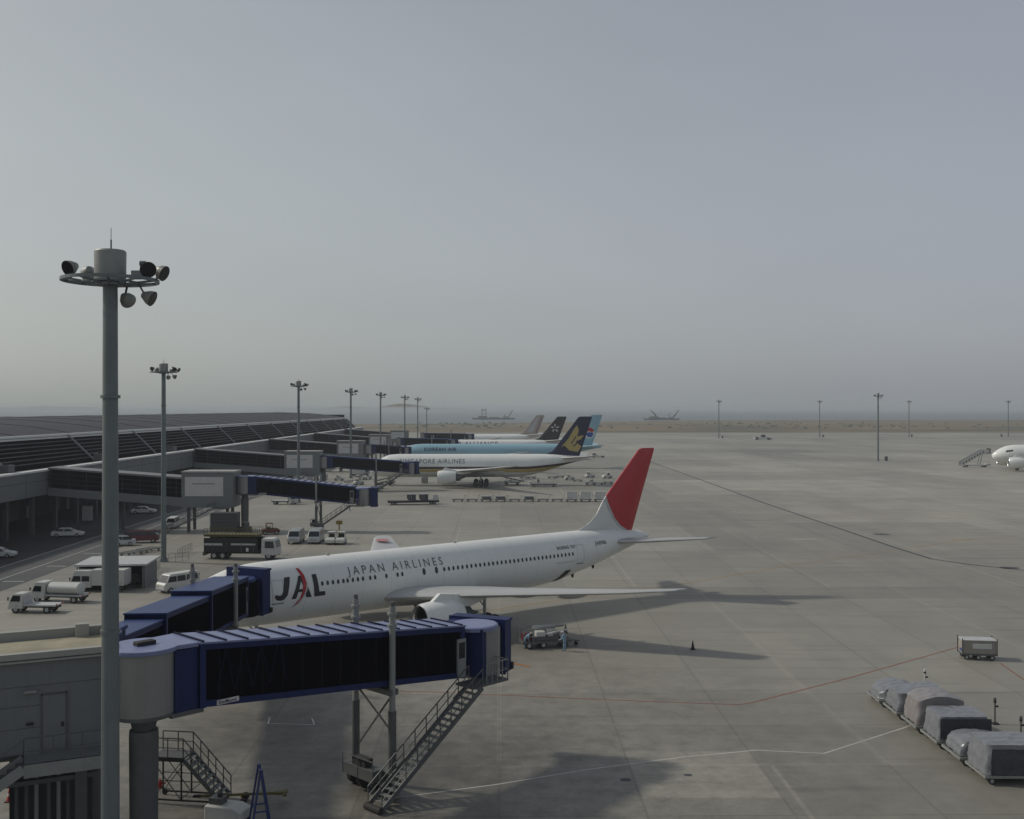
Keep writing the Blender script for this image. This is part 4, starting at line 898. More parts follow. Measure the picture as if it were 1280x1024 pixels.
def van(label, loc, rz, paint, L=4.7, W=1.75, Hh=2.1, group=None):
    t = thing('parked_van', label, 'van', loc, rz, group); h = L/2
    b = MB(); b.slab([(-h, .35), (-h, 1.1), (-h+.15, Hh-.08), (-h+.3, Hh), (h-1.0, Hh), (h-.75, Hh-.08), (h-.18, 1.15), (h, .9), (h, .35)], W/2, W/2-.16, 1.1, Hh, paint); b.build('body', t, bevel=.07)
    for s in (-1, 1):
        g = MB()
        for (xa, xb) in ((h-1.55, h-.72), (h-2.75, h-1.68), (-h+.35, h-2.9)):
            y = lambda z: s*(W/2+.012-.16*max(0, (z-1.1)/(Hh-1.1)))
            g.add([(xa, y(1.2), 1.2), (xb+(.3 if xb > h-1 else 0), y(1.2), 1.2), (xb-.0, y(1.8), 1.8), (xa, y(1.8), 1.8)], [(0,1,2,3)], GLASS)
        g.build('side_window', t)
    g = MB(); g.add([(h-.19+.02, -W/2+.12, 1.18), (h-.19+.02, W/2-.12, 1.18), (h-.70+.02, W/2-.24, Hh-.16), (h-.70+.02, -W/2+.24, Hh-.16)], [(0,1,2,3)], GLASS); g.build('windscreen', t)
    g = MB(); g.box(-h-.02, -h+.1, -W/2+.2, W/2-.2, 1.25, 1.75, GLASS); g.build('rear_window', t)
    for x in (-h+.9, h-.8):
        for s in (-1, 1): wheel(t, x, s*(W/2-.1), .32, .2)
    b = MB(); b.box(h-.02, h+.07, -W/2+.08, W/2-.08, .35, .55, LGREY); b.build('bumper', t)
    lights(t, h, -h, W/2-.25, .78); return t
def truck(label, loc, rz, paint, L=5.0, W=1.8, cabL=1.6, Hc=2.05, bed='flat', group=None, double=False):
    t = thing('parked_truck', label, 'truck', loc, rz, group); h = L/2; c0 = h-cabL
    b = MB(); b.slab([(c0, .45), (c0, Hc-.06), (c0+.1, Hc), (h-.55, Hc), (h-.4, Hc-.08), (h-.08, 1.15), (h, .85), (h, .4)], W/2, W/2-.14, 1.1, Hc, paint); b.build('cab', t, bevel=.06)
    g = MB(); g.add([(h-.06, -W/2+.12, 1.15), (h-.06, W/2-.12, 1.15), (h-.37, W/2-.22, Hc-.13), (h-.37, -W/2+.22, Hc-.13)], [(0,1,2,3)], GLASS); g.build('windscreen', t)
    for s in (-1, 1):
        g = MB()
        yy = lambda z: s*(W/2+.012-.14*max(0, (z-1.1)/(Hc-1.1)))
        spans = [(h-1.2, h-.42)] + ([(c0+.2, h-1.35)] if double else [])
        for xa, xb in spans: g.add([(xa, yy(1.18), 1.18), (xb+.2 if xb > h-.6 else xb, yy(1.18), 1.18), (xb, yy(1.75), 1.75), (xa, yy(1.75), 1.75)], [(0,1,2,3)], GLASS)
        g.build('side_window', t)
    b = MB(); b.box(-h, c0+.2, -.42, .42, .5, .68, DARK)
    for x in (-h+.2, -h+1.4): b.box(x, x+.1, -W/2+.1, W/2-.1, .55, .7, DARK)
    b.build('chassis', t)
    if bed == 'flat':
        b = MB(); b.box(-h, c0-.08, -W/2, W/2, .72, .86, LGREY); b.box(c0-.16, c0-.08, -W/2, W/2, .86, 1.5, LGREY); b.build('bed', t)
    elif bed == 'box':
        b = MB(); b.box(-h, c0-.08, -W/2-.03, W/2+.03, .72, Hc+.12, paint); b.box(-h-.02, -h, -W/2+.05, W/2-.05, .8, Hc, LGREY); b.build('cargo_box', t, bevel=.05)
    elif bed == 'tank':
        b = MB(); b.box(-h, c0-.08, -W/2, W/2, .72, .86, LGREY)
        rr = []; 
        for x, q in ((-h+.5, .8), (-h+.6, 1), (c0-.25, 1), (c0-.15, .8)): rr.append([(x, (W/2-.05)*q*cos(2*pi*k/24), 1.45+.62*q*sin(2*pi*k/24)) for k in range(24)])
        b.loft(rr, paint); b.build('tank', t, smooth=True)
    for x in (-h+.9, h-.75):
        for s in (-1, 1): wheel(t, x, s*(W/2-.13), .38, .24)
    for s in (-1, 1): b = MB(); b.bar((h-.2, s*(W/2), 1.5), (h-.1, s*(W/2+.22), 1.5), .03, DARK); b.box(h-.14, h-.06, s*(W/2+.2)-.06, s*(W/2+.2)+.06, 1.3, 1.65, DARK); b.build('mirror', t)
    b = MB(); b.box(h-.02, h+.07, -W/2+.05, W/2-.05, .38, .6, LGREY); b.build('bumper', t)
    lights(t, h, -h, W/2-.25, .8); return t
def tug(label, loc, rz, paint=VWHITE, cab=True, group=None):
    t = thing('baggage_tractor', label, 'tractor', loc, rz, group)
    b = MB(); b.slab([(-1.4, .3), (-1.45, .85), (-.9, .95), (.2, .95), (.3, 1.05), (1.3, .9), (1.45, .7), (1.45, .3)], .7, .62, .7, 1.05, paint); b.build('body', t, bevel=.05)
    if cab:
        b = MB(); b.box(-.75, .35, -.6, .6, 1.78, 1.86, paint)
        for x in (-.72, .32):
            for y in (-.57, .57): b.bar((x, y, .9), (x, y, 1.8), .06, paint)
        b.build('canopy', t)
    b = MB(); b.box(-.6, .0, -.45, .45, .95, 1.15, DARK); b.box(-.62, -.5, -.45, .45, 1.1, 1.5, DARK); b.tube((.05, 0, 1.0), (-.12, 0, 1.32), .03, DARK); b.tube((-.12, 0, 1.32), (-.14, 0, 1.34), .18, DARK); b.build('seat', t)
    for x in (-.9, .9):
        for s in (-1, 1): wheel(t, x, s*.6, .32, .22)
    return t
def dolly(label, loc, rz, L=2.9, W=1.7, group=None, bar=True, deck=LSTEEL, kind='baggage_dolly', cat='dolly'):
    t = thing(kind, label, cat, loc, rz, group); h = L/2
    b = MB(); b.box(-h, h, -W/2, -W/2+.1, .38, .52, deck); b.box(-h, h, W/2-.1, W/2, .38, .52, deck); b.box(-h, -h+.1, -W/2+.1, W/2-.1, .38, .52, deck); b.box(h-.1, h, -W/2+.1, W/2-.1, .38, .52, deck)
    n = int(L/.35)
    for i in range(1, n): b.tube((-h+i*L/n, -W/2+.1, .46), (-h+i*L/n, W/2-.1, .46), .045, STEEL, n=8)
    b.box(-h+.1, h-.1, -.08, .08, .3, .4, STEEL); b.build('deck', t)
    for x in (-h+.45, h-.45):
        for s in (-1, 1): wheel(t, x, s*(W/2-.2), .19, .12)
    b = MB()
    if bar: b.bar((h, 0, .35), (h+.25, 0, 1.35), .06, STEEL); b.bar((h+.17, 0, 1.35), (h+.33, 0, 1.4), .12, STEEL)
    else: b.bar((h, 0, .35), (h+.8, 0, .3), .06, STEEL)
    b.build('tow_bar', t); return t
def container(label, loc, rz, m_, L=1.9, W=1.5, Hh=1.55, group=None):
    b = MB(); b.slab([(-L/2+.35, 0), (-L/2, .45), (-L/2, Hh), (L/2, Hh), (L/2, 0)], W/2, W/2, 0, Hh, m_)
    for x in (-L/2+.5, 0, L/2-.05): b.box(x-.025, x+.025, -W/2-.03, -W/2, .1, Hh, SILVER)
    b.box(-L/2-.02, L/2+.02, -W/2-.035, W/2+.035, Hh, Hh+.05, SILVER)
    o = b.build('cargo_container', None); o.location = loc; o.rotation_euler = (0, 0, rz); return tag(o, label, 'container', group)

# --- bottom-left group
x, y, _ = G(223, 738); van('white passenger van beside the ducts, behind the telescoping blue bridge', (x, y, 0), R(232), VWHITE, 4.7, 1.75, 2.05)
x, y, _ = G(45, 765); truck('small white flatbed truck, leftmost of the three parked trucks', (x, y, 0), R(176), VWHITE, 4.9, 1.7, 1.5, 1.95, 'flat')
x, y, _ = G(76, 752); truck('white truck with a rounded tank body, middle of the three parked trucks', (x, y, 0), R(172), VWHITE, 5.8, 1.9, 1.6, 2.15, 'tank')
x, y, _ = G(108, 741); truck('white double cab truck with a tall box, rearmost of the three parked trucks', (x+1, y+1.5, 0), R(178), VWHITE, 6.2, 2.0, 2.4, 2.35, 'box', double=True)
x, y, _ = G(85, 671); car('silver white sedan parked in the shade under the terminal edge', (x, y, 0), R(8), VWHITE, 4.8)
x, y, _ = G(180, 642); car('white sedan parked far under the walkway beside the dark wall', (x, y, 0), R(6), VWHITE, 4.6)
x, y, _ = G(-2, 697); car('white sedan cut by the left edge of the picture', (x, y, 0), R(5), VWHITE, 4.6)
x, y, _ = G(178, 678); van('dark maroon minivan on the service road left of the second mast', (x, y, 0), R(10), MAROON, 5.0, 1.8, 1.75)
x, y, _ = G(155, 682); car('small pale car just ahead of the maroon minivan', (x, y, 0), R(200), SILVER, 3.4, 1.55, 1.45)
x, y, _ = G(216, 660); van('small white van on the service road driving away past the maroon minivan', (x, y, 0), R(-85), VWHITE, 4.0, 1.65, 1.9)
for i, (u, v, lb_) in enumerate(((367, 680, 'silver van, left of the two silver ones parked below the second bridge'), (392, 680, 'silver van, right of the two silver ones, beside the small tractors'))):
    x, y, _ = G(u, v); van(lb_, (x, y+2, 0), R(-88), SILVER, 5.2, 1.9, 2.05, 'silver vans parked below the bridge')
x, y, _ = G(413, 681); tug('white baggage tractor next to the silver vans', (x, y+1, 0), R(-90), group='white tractors beside the vans')
x, y, _ = G(425, 681); tug('white baggage tractor at the right end, in front of the yellow post', (x, y+1, 0), R(-88), group='white tractors beside the vans')
x, y, _ = G(424, 672); b = MB(); b.box(x-.25, x+.25, y-.1, y+.1, 0, .1, YELL); b.tube((x, y, .1), (x, y, 2.7), .12, YELL); b.box(x-.5, x+.5, y-.08, y+.08, 2.1, 2.7, YELL); tag(b.build('sign_post'), 'yellow marker post behind the white tractors', 'marker post')
# light sign by the terminal wall
b = MB(); x, y, _ = G(109, 655); b.box(x-.9, x+.9, y, y+.12, .6, 3.2, CREAM); b.box(x-1.0, x+1.0, y-.02, y+.14, 3.2, 3.3, STEEL); b.box(x-.8, x-.7, y+.02, y+.1, 0, .6, STEEL); b.box(x+.7, x+.8, y+.02, y+.1, 0, .6, STEEL); tag(b.build('notice_board'), 'pale upright board standing in the shade behind the silver white sedan', 'board')
# flat roofed shelter with ducts and fences beside the trucks
x, y, _ = G(138, 737)
S_ = thing('shelter', 'low shelter with a flat grey roof behind the parked trucks', 'shelter', (x, y, 0), R(6))
b = MB(); b.box(-4.0, 4.0, 0, 7, 2.65, 2.85, LGREY); b.build('roof', S_)
b = MB(); b.box(-3.6, 3.6, 6.6, 6.8, 0, 2.65, BEIGE); b.box(3.4, 3.6, .4, 6.6, 0, 2.65, BEIGE); b.box(-3.6, -3.4, .4, 6.6, 0, 2.65, BEIGE); b.build('wall', S_)
for xx in (-3.7, -1.2, 1.2, 3.7): b = MB(); b.tube((xx, .2, 0), (xx, .2, 2.65), .06, STEEL); b.build('post', S_)
for i, (u, v, c_) in enumerate(((150, 733, CONER), (160, 731, BEIGE), (170, 729, SILVER))):
    x, y, _ = G(u, v); b = MB(); b.box(x-.45, x+.45, y-.35, y+.35, .1, 1.2, c_); b.box(x-.4, x+.4, y-.3, y+.3, 1.2, 1.3, STEEL); b.tube((x-.3, y-.38, .12), (x-.3, y-.3, .12), .12, DARK); b.tube((x+.3, y-.38, .12), (x+.3, y-.3, .12), .12, DARK)
    tag(b.build('equipment_cabinet'), ['red cabinet standing under the shelter edge', 'beige cabinet in the middle of the three by the shelter', 'silver cabinet right of the beige one by the shelter'][i], 'cabinet')
def barrier(label, p, q):
    b = MB(); p = Vector((p[0], p[1], 0)); q = Vector((q[0], q[1], 0)); rail(b, p, q, 1.1, LSTEEL, .8); b.bar(p, q, .05, LSTEEL); tag(b.build('guard_rail'), label, 'fence', 'guard rails around the second mast')
barrier('guard rail in front of the shelter cabinets', G(150, 741), G(182, 727)); barrier('guard rail running from the shelter towards the second mast', G(184, 726), G(200, 710)); barrier('guard rail right of the second mast foot', G(211, 703), G(236, 700)); barrier('guard rail between mast and open bed truck', G(222, 697), G(240, 688))
x, y, _ = G(168, 694)
for i in range(2):
    dolly(['empty beige dolly by the service road, nearer of two', 'empty beige dolly by the service road, further of two'][i], (x-.4+i*1.2, y+i*3.6, 0), R(65), 3.2, 1.8, 'empty dollies beside the maroon minivan', bar=False, deck=BEIGE)

# open bed lift truck at the second stand
x, y, _ = G(303, 698)
t = thing('lift_truck', 'large dark truck with white cab and yellow lifting platform facing right', 'truck', (x, y, 0), R(-4))
b = MB(); b.box(-5.1, 2.6, -.45, .45, .7, 1.0, DARK); b.box(-5.2, -4.9, -1.1, 1.1, .5, 1.0, STEEL); b.build('chassis', t)
b = MB(); b.box(-5.0, 2.6, -1.2, 1.2, 1.0, 1.25, DARK); b.box(-5.0, 2.5, -1.18, -1.1, 1.25, 2.9, BLACK); b.box(-5.0, 2.5, 1.1, 1.18, 1.25, 2.9, BLACK); b.box(-4.9, -2.4, -1.21, -1.19, 1.9, 2.2, LGREY); b.box(-1.2, 2.2, -1.21, -1.19, 1.95, 2.2, LGREY)
for xx in (-3.8, -1.9, .2, 1.9): b.box(xx, xx+.08, -1.22, -1.18, 1.0, 2.35, STEEL)
b.box(.9, 1.25, -1.23, -1.2, 1.1, 1.6, CREAM); b.build('bed', t)
b = MB()
MURK = mat('murky_yellow', (.085, .07, .025), .8, var=.3)
for s in (-1, 1): b.bar((-4.5, s*.9, 1.3), (1.8, s*.9, 3.2), .12, MURK); b.bar((-4.5, s*.9, 3.2), (1.8, s*.9, 1.3), .12, MURK)
b.build('scissor_lift', t)
b = MB(); b.box(-5.0, 2.5, -1.25, 1.25, 3.1, 3.4, MURK); rail(b, (-5, -1.2, 3.4), (2.5, -1.2, 3.4), .8, MURK, .5); rail(b, (-5, 1.2, 3.4), (2.5, 1.2, 3.4), .8, MURK, .5); b.build('platform', t)
b = MB(); b.slab([(3.0, .6), (3.0, 2.75), (3.1, 2.85), (4.6, 2.85), (4.85, 2.6), (5.1, 1.6), (5.15, .6)], 1.2, 1.08, 1.6, 2.85, VWHITE); cb = b.build('cab', t, bevel=.07)
b = MB(); b.add([(5.12, -1.02, 1.65), (5.12, 1.02, 1.65), (4.9, .95, 2.58), (4.9, -.95, 2.58)], [(0,1,2,3)], GLASS)
for s in (-1, 1): b.add([(3.5, s*1.215, 1.6), (4.8, s*1.215, 1.6), (4.65, s*1.13, 2.5), (3.5, s*1.13, 2.5)], [(0,1,2,3)], GLASS)
b.build('window', cb)
for xx in (-3.6, -2.4, 4.0):
    for s in (-1, 1): wheel(t, xx, s*.98, .5, .35)
# dark storage box on legs behind it, orange machine
x, y, _ = G(279, 672); b = MB(); b.box(x-2.1, x+2.1, y, y+2.4, .9, 3.9, mat('dark_box', (.05, .05, .055), .6)); b.box(x-2.2, x-2.05, y-.05, y+2.4, .6, 3.9, CREAM)
for xx in (-1.9, 1.9):
    for yy in (.2, 2.2): b.box(x+xx-.1, x+xx+.1, y+yy-.1, y+yy+.1, 0, .9, STEEL)
for z in (1.5, 2.1, 2.7, 3.3): b.box(x-2.05, x+2.05, y-.03, y, z, z+.06, STEEL)
tag(b.build('storage_box'), 'dark louvred box on legs behind the open bed truck', 'container')
x, y, _ = G(338, 668); tug('rusty orange towing tractor under the second bridge rotunda', (x, y, 0), R(20), mat('rust_orange', (.12, .04, .025), .7), group=None)
x, y, _ = G(302, 672); b = MB(); b.lathe([(1.0, 0), (1.0, 1.4), (.6, 1.6), (.6, 2.2), (0, 2.25)], STEEL, (x, y+2.5, 0), n=20); b.box(x-1.5, x-1.1, y+2, y+3, 0, 1.3, DARK); tag(b.build('ground_power_unit'), 'round grey machine at the foot of the second bridge pillar', 'machine')

# --- apparatus around the bottom edge
x, y, _ = G(238, 1000)
t = thing('maintenance_stand', 'dark mobile maintenance steps with handrails below the nearest bridge', 'steps', (x-.3, y, 0), R(-8))
b = MB(); b.box(-1.5, .2, -.6, .6, 2.3, 2.4, STEEL); b.box(-1.55, .25, -.65, -.6, 2.2, 2.42, DARK); b.build('platform', t)
b = MB()
for y_ in (-.6, .6): b.bar((.2, y_, 2.3), (2.3, y_, .15), .07, STEEL, .2)
for j in range(9): q = j/9; b.box(.2+2.1*q, .5+2.1*q, -.6, .6, 2.2-2.15*q, 2.24-2.15*q, LSTEEL)
b.build('stair', t)
b = MB()
for y_ in (-.6, .6): rail(b, (-1.5, y_, 2.4), (.2, y_, 2.4), 1.0, STEEL, .8); rail(b, (.2, y_, 2.4), (2.3, y_, .2), 1.0, STEEL, .6)
b.build('handrail', t)
b = MB()
for xx in (-1.5, .1):
    for y_ in (-.6, .6): b.bar((xx, y_, .15), (xx, y_, 2.3), .07, DARK)
for y_ in (-.6, .6): b.bar((-1.5, y_, .2), (.1, y_, 2.2), .04, STEEL); b.bar((-1.5, y_, 2.2), (.1, y_, .2), .04, STEEL); b.bar((-1.5, y_, 1.2), (1.2, y_, 1.2), .04, STEEL); b.bar((-1.5, y_, .2), (2.3, y_, .2), .08, DARK); b.bar((0, y_, .2), (1.2, y_, 1.2), .04, STEEL)
b.build('frame', t)
for xx in (-1.4, 2.1):
    for y_ in (-.6, .6): b = MB(); b.tube((xx, y_-.05, .14), (xx, y_+.05, .14), .14, DARK); b.build('wheel', t)
# yellow tow bar on the ground
t = thing('tow_bar', 'long yellow aircraft tow bar lying on the ground at the bottom edge', 'tow bar', G(298, 1004), R(6))
OL = mat('olive_paint', (.12, .10, .035), .7, var=.3)
b = MB(); b.tube((-2.0, 0, .45), (2.0, 0, .45), .07, OL); b.build('bar', t)
b = MB(); b.box(1.9, 2.5, -.12, .12, .38, .52, OL); b.box(2.3, 2.5, -.4, .4, .4, .5, OL); b.build('head', t); b = MB(); b.box(-2.3, -1.9, -.1, .1, .4, .5, DARK); b.build('towing_eye', t)
for s in (-1, 1): b = MB(); b.tube((.3, s*.45-.06, .2), (.3, s*.45+.06, .2), .2, DARK); b.bar((.3, s*.45, .2), (.1, 0, .45), .05, YELL); b.build('wheel', t)
# blue trestle
x, y, _ = G(325, 1038)
t = thing('blue_trestle', 'blue steel trestle standing at the bottom edge beside the tow bar', 'trestle', (x, y, 0), R(20))
BT = mat('trestle_blue', (.025, .04, .14), .5)
for s in (-1, 1):
    b = MB(); b.bar((-.05, s*.45, 2.9), (-.5, s*.6, 0), .09, BT); b.bar((.05, s*.45, 2.9), (.5, s*.6, 0), .09, BT); b.bar((-.32, s*.53, 1.1), (.32, s*.53, 1.1), .07, BT); b.build('leg', t)
b = MB(); b.bar((0, -.6, 2.9), (0, .6, 2.9), .12, BT); b.bar((-.3, -.53, 1.1), (-.3, .53, 1.1), .06, BT); b.bar((.3, -.53, 1.1), (.3, .53, 1.1), .06, BT); b.tube((0, -.45, 2.9), (0, -.45, 3.1), .1, BT); b.tube((0, .45, 2.9), (0, .45, 3.1), .1, BT); b.build('top_beam', t)
x, y, _ = G(285, 1030)
t = thing('service_cart', 'white topped service cart cut by the bottom edge next to the trestle', 'cart', (x, y, 0), R(-15))
b = MB(); b.slab([(-1, .35), (-1, 1.0), (.5, 1.0), (1, .8), (1, .35)], .6, .55, .6, 1.0, VWHITE); b.build('body', t, bevel=.05)
b = MB(); b.box(-.9, -.2, -.3, .3, 1.0, 1.3, STEEL); b.tube((-.5, .1, 1.3), (-.5, .1, 1.45), .12, DARK); b.build('engine_cover', t)
for xx in (-.7, .7):
    for s in (-1, 1): wheel(t, xx, s*.5, .22, .14)
def cone(label, u, v, m_=CONER, h=.75, grp='traffic cones'):
    b = MB(); b.box(-.2, .2, -.2, .2, 0, .04, DARK); b.lathe([(.16, .04), (.03, h)], m_, n=14, cap=True); b.lathe([(.115, .3*h/.75), (.085, .45*h/.75)], CREAM if m_ is CONER else m_, n=14)
    o = b.build('traffic_cone'); o.location = G(u, v); return tag(o, label, 'traffic cone', grp)
cone('red traffic cone at far bottom left, left of the pair under the stair', 12, 1002); cone('red traffic cone under the left stair, brighter one in the middle', 26, 998); cone('dark traffic cone right of the two red ones under the left stair', 39, 994, DARK, .95)
cone('tall dark traffic cone standing in the wing shadow on the open apron', 866, 812, DARK, .75)
cone('dark traffic cone behind the white service trailer', 707, 791, DARK, .8)
x, y, _ = G(200, 985); b = MB(); b.lathe([(.10, 0), (.11, .08), (.11, .4), (.04, .46), (.04, .52)], CONER, (x, y, 0), n=14, cap=True); b.box(x-.2, x+.3, y-.05, y+.05, .22, .3, CONER); tag(b.build('fire_extinguisher'), 'red extinguisher beside the thick bridge pillar', 'extinguisher')

# ------------------------------------------------------------------ people
def person(label, loc, rz, bend=0, top=(.20, .33, .45), leg=(.20, .33, .45), arms='down', hat=CREAM, h=1.72):
    """joints joined by a skinned skeleton; bend leans the trunk forward from the hips (local +x is the front)"""
    t = thing('person', label, 'person', loc, rz); k = h/1.75; B = R(bend)
    def tr(x, z, y=0): dx, dz = x, z-.92; return ((dx*cos(B)+dz*sin(B))*k, y*k, (.92+dz*cos(B)-dx*sin(B))*k)
    V = [((0, 0, .92*k), .135), (tr(0, 1.15), .13), (tr(0, 1.38), .14), (tr(0, 1.47), .06), (tr(.02, 1.57), .075), (tr(.02, 1.66), .085), (tr(.02, 1.72), .06)]
    E = [(0, 1), (1, 2), (2, 3), (3, 4), (4, 5), (5, 6)]; 
    for s in (-1, 1):
        i = len(V); st = .10*s
        V += [((.0, s*.09*k, .85*k), .095), ((.03+st*.4, s*.11*k, .48*k), .065), ((-.02+st*.6, s*.12*k, .09*k), .045), ((.14+st*.6, s*.13*k, .04*k), .04)]
        E += [(0, i), (i, i+1), (i+1, i+2), (i+2, i+3)]
        i = len(V)
        if arms == 'down': a = [(0, 1.38, .2), (-.02, 1.1, .25), (.08, .86, .24), (.10, .77, .23)]
        elif arms == 'fwd': a = [(0, 1.38, .2), (.12, 1.14, .24), (.38, 1.08, .18), (.47, 1.07, .16)]
        V += [(tr(a[0][0], a[0][1], s*a[0][2]*.8), .065), (tr(a[1][0], a[1][1], s*a[1][2]), .047), (tr(a[2][0], a[2][1], s*a[2][2]), .036), (tr(a[3][0], a[3][1], s*a[3][2]), .03)]
        E += [(2, i), (i, i+1), (i+1, i+2), (i+2, i+3)]
        hb = Vector(V[-1][0]); d = (hb-Vector(V[-2][0])).normalized()
        j = len(V)-1
        for f in range(5):      # four fingers and a thumb
            off = Vector((0, (f-1.5)*.02*k, 0)) if f < 4 else Vector((.03, -s*.04, 0)); e = hb+d*(.09-.008*abs(f-1.5) if f < 4 else .04)+off
            V.append((tuple(hb+off*.8+d*.03), .011)); V.append((tuple(e), .008)); E += [(j, len(V)-2), (len(V)-2, len(V)-1)]
    me = bpy.data.meshes.new('body'); me.from_pydata([v[0] for v in V], E, [])
    o = bpy.data.objects.new('body', me); COL.objects.link(o); o.parent = t
    sk = o.modifiers.new('skin', 'SKIN'); L_ = me.skin_vertices[0].data if me.skin_vertices else None
    if L_ is None:
        bm = bmesh.new(); bm.from_mesh(me); bm.verts.layers.skin.verify(); bm.to_mesh(me); bm.free(); L_ = me.skin_vertices[0].data
    for i, v in enumerate(V): L_[i].radius = (v[1]*k, v[1]*k); L_[i].use_root = (i == 0)
    o.modifiers.new('sub', 'SUBSURF').levels = 1; o.modifiers['sub'].render_levels = 2
    dg = bpy.context.evaluated_depsgraph_get(); m2 = bpy.data.meshes.new_from_object(o.evaluated_get(dg)); o.modifiers.clear(); o.data = m2
    cl = mat('cloth_%d' % int(top[0]*1000+top[2]*100), top, .8); lg = mat('trousers_%d' % int(leg[0]*1000+leg[2]*100), leg, .8); skn = mat('skin', (.42, .25, .18), .6)
    m2.materials.clear(); [m2.materials.append(q) for q in (cl, lg, skn, DARK)]
    head = Vector(V[5][0]); hands = [Vector(v[0]) for v in V if v[1] <= .03]
    for p in m2.polygons:
        c = p.center; p.use_smooth = True
        p.material_index = 2 if (c-head).length < .16*k or any((c-q).length < .06 for q in hands) else 3 if c.z < .1 else 1 if c.z < .92*k else 0
    b = MB(); b.lathe([(.112*k, -.02), (.115*k, .03), (.09*k, .09), (0, .12)], hat, (head.x, head.y, head.z), n=16); b.box(head.x+.05, head.x+.19, head.y-.08, head.y+.08, head.z-.01, head.z+.01, hat); b.build('hat', t)
    b = MB()   # face
    for s in (-1, 1): b.tube((head.x+.085*k, s*.03, head.z-.03), (head.x+.098*k, s*.03, head.z-.03), .011, DARK, n=8)
    b.prism([(head.x+.085, head.z-.03), (head.x+.125, head.z-.07), (head.x+.085, head.z-.075)], head.y-.012, head.y+.012, skn); b.box(head.x+.07, head.x+.088, head.y-.025, head.y+.025, head.z-.105, head.z-.095, MAROON); b.build('face', t)
    return t

# service trailer and workers beside the near airliner
x0, y0, _ = G(682, 811)
t = thing('service_trailer', 'low white service trailer with pipes and a tank, between two workers in light blue', 'trailer', (x0, y0+.9, 0), R(12)); t.scale = (1.15,)*3
b = MB(); b.box(-1.9, 1.9, -.75, .75, .4, .55, STEEL); b.build('frame', t)
b = MB(); b.box(-1.0, .9, -.6, .6, .55, .85, STEEL); b.box(-.8, -.1, -.5, .3, .85, 1.2, VWHITE); b.box(.05, .5, -.55, -.1, .85, 1.05, SILVER); b.box(.1, .8, 0, .55, .85, 1.3, VWHITE); b.box(-.9, .9, .5, .56, 1.2, 1.5, CREAM); b.build('machine_cover', t, bevel=.04)
b = MB(); rail(b, (-1.8, .7, .55), (1.8, .7, .55), .85, LSTEEL, .9); rail(b, (-1.8, -.7, .55), (-1.1, -.7, .55), .75, LSTEEL, .7); b.tube((-1.7, -.3, .7), (1.6, -.45, 1.3), .07, CREAM); b.tube((-1.5, .3, 1.2), (1.5, .2, 1.45), .05, LSTEEL); b.build('pipework', t)
b = MB(); b.tube((1.3, -.35, .8), (1.3, .45, .8), .27, SILVER, n=16); b.build('tank', t)
b = MB(); b.box(-1.8, -1.1, -.4, .3, .55, 1.05, MAROON); b.build('red_box', t)
for xx in (-1.4, -.3, 1.3):
    for s in (-1, 1): wheel(t, xx, s*.65, .26, .16)
b = MB(); b.bar((1.9, 0, .4), (2.7, .1, .3), .08, STEEL); b.tube((2.4, -.1, .14), (2.4, .1, .14), .14, DARK); b.build('tow_bar', t)
x, y, _ = G(656, 811); person('worker in light blue overalls bending over the red box left of the white trailer', (x, y, 0), R(8), 52, arms='fwd')
x, y, _ = G(706, 814); person('worker in light blue overalls standing right of the white trailer', (x, y, 0), R(160), 14, arms='fwd')
x, y, _ = G(349, 694); person('person in black standing in front of the lift truck cab', (x, y, 0), R(180), 0, (.012,)*3, (.012,)*3, hat=BLACK, h=1.8)
x, y, _ = G(673, 606); person('person in dark clothes under the gold striped airliner', (x, y, 0), R(90), 0, (.02, .02, .03), (.02, .02, .03), hat=CREAM)

# ------------------------------------------------------------------ baggage container and covered cargo train at the right
x0, y0, _ = G(1227, 826)
t = thing('baggage_cart', 'beige box baggage cart with pale side panel beside the red line', 'cart', (x0, y0+.8, 0), R(-8)); t.scale = (.9,)*3
b = MB(); b.box(-1.5, 1.5, -.8, .8, .42, .55, STEEL); b.build('deck', t)
b = MB(); b.box(-1.45, -1.38, -.75, .75, .55, 1.75, CBEIGE); b.box(1.38, 1.45, -.75, .75, .55, 1.75, CBEIGE); b.box(-1.38, 1.38, -.72, -.66, .55, 1.75, CBEIGE); b.box(-1.38, 1.38, .66, .72, .55, 1.75, CBEIGE)
b.box(-1.5, 1.5, -.8, .8, 1.75, 1.82, LGREY); b.build('box', t, bevel=.02)
b = MB(); b.box(-.6, 1.05, -.75, -.725, 1.05, 1.5, CREAM); b.box(-.6, 1.05, -.76, -.75, 1.24, 1.28, LGREY); b.build('side_panel', t)
b = MB(); b.box(-1.47, -1.455, -.5, .3, .7, .95, mat('panel_blue', (.03, .06, .18), .5)); b.build('plate', t)
for xx in (-1.5, 1.5):
    for s in (-1, 1): b = MB(); b.box(xx-.04, xx+.04, s*.78-.04, s*.78+.04, .42, 1.95, STEEL); b.build('corner_post', t)
for xx in (-1.1, -.1, 1.1):
    for s in (-1, 1): wheel(t, xx, s*.65, .24, .15)
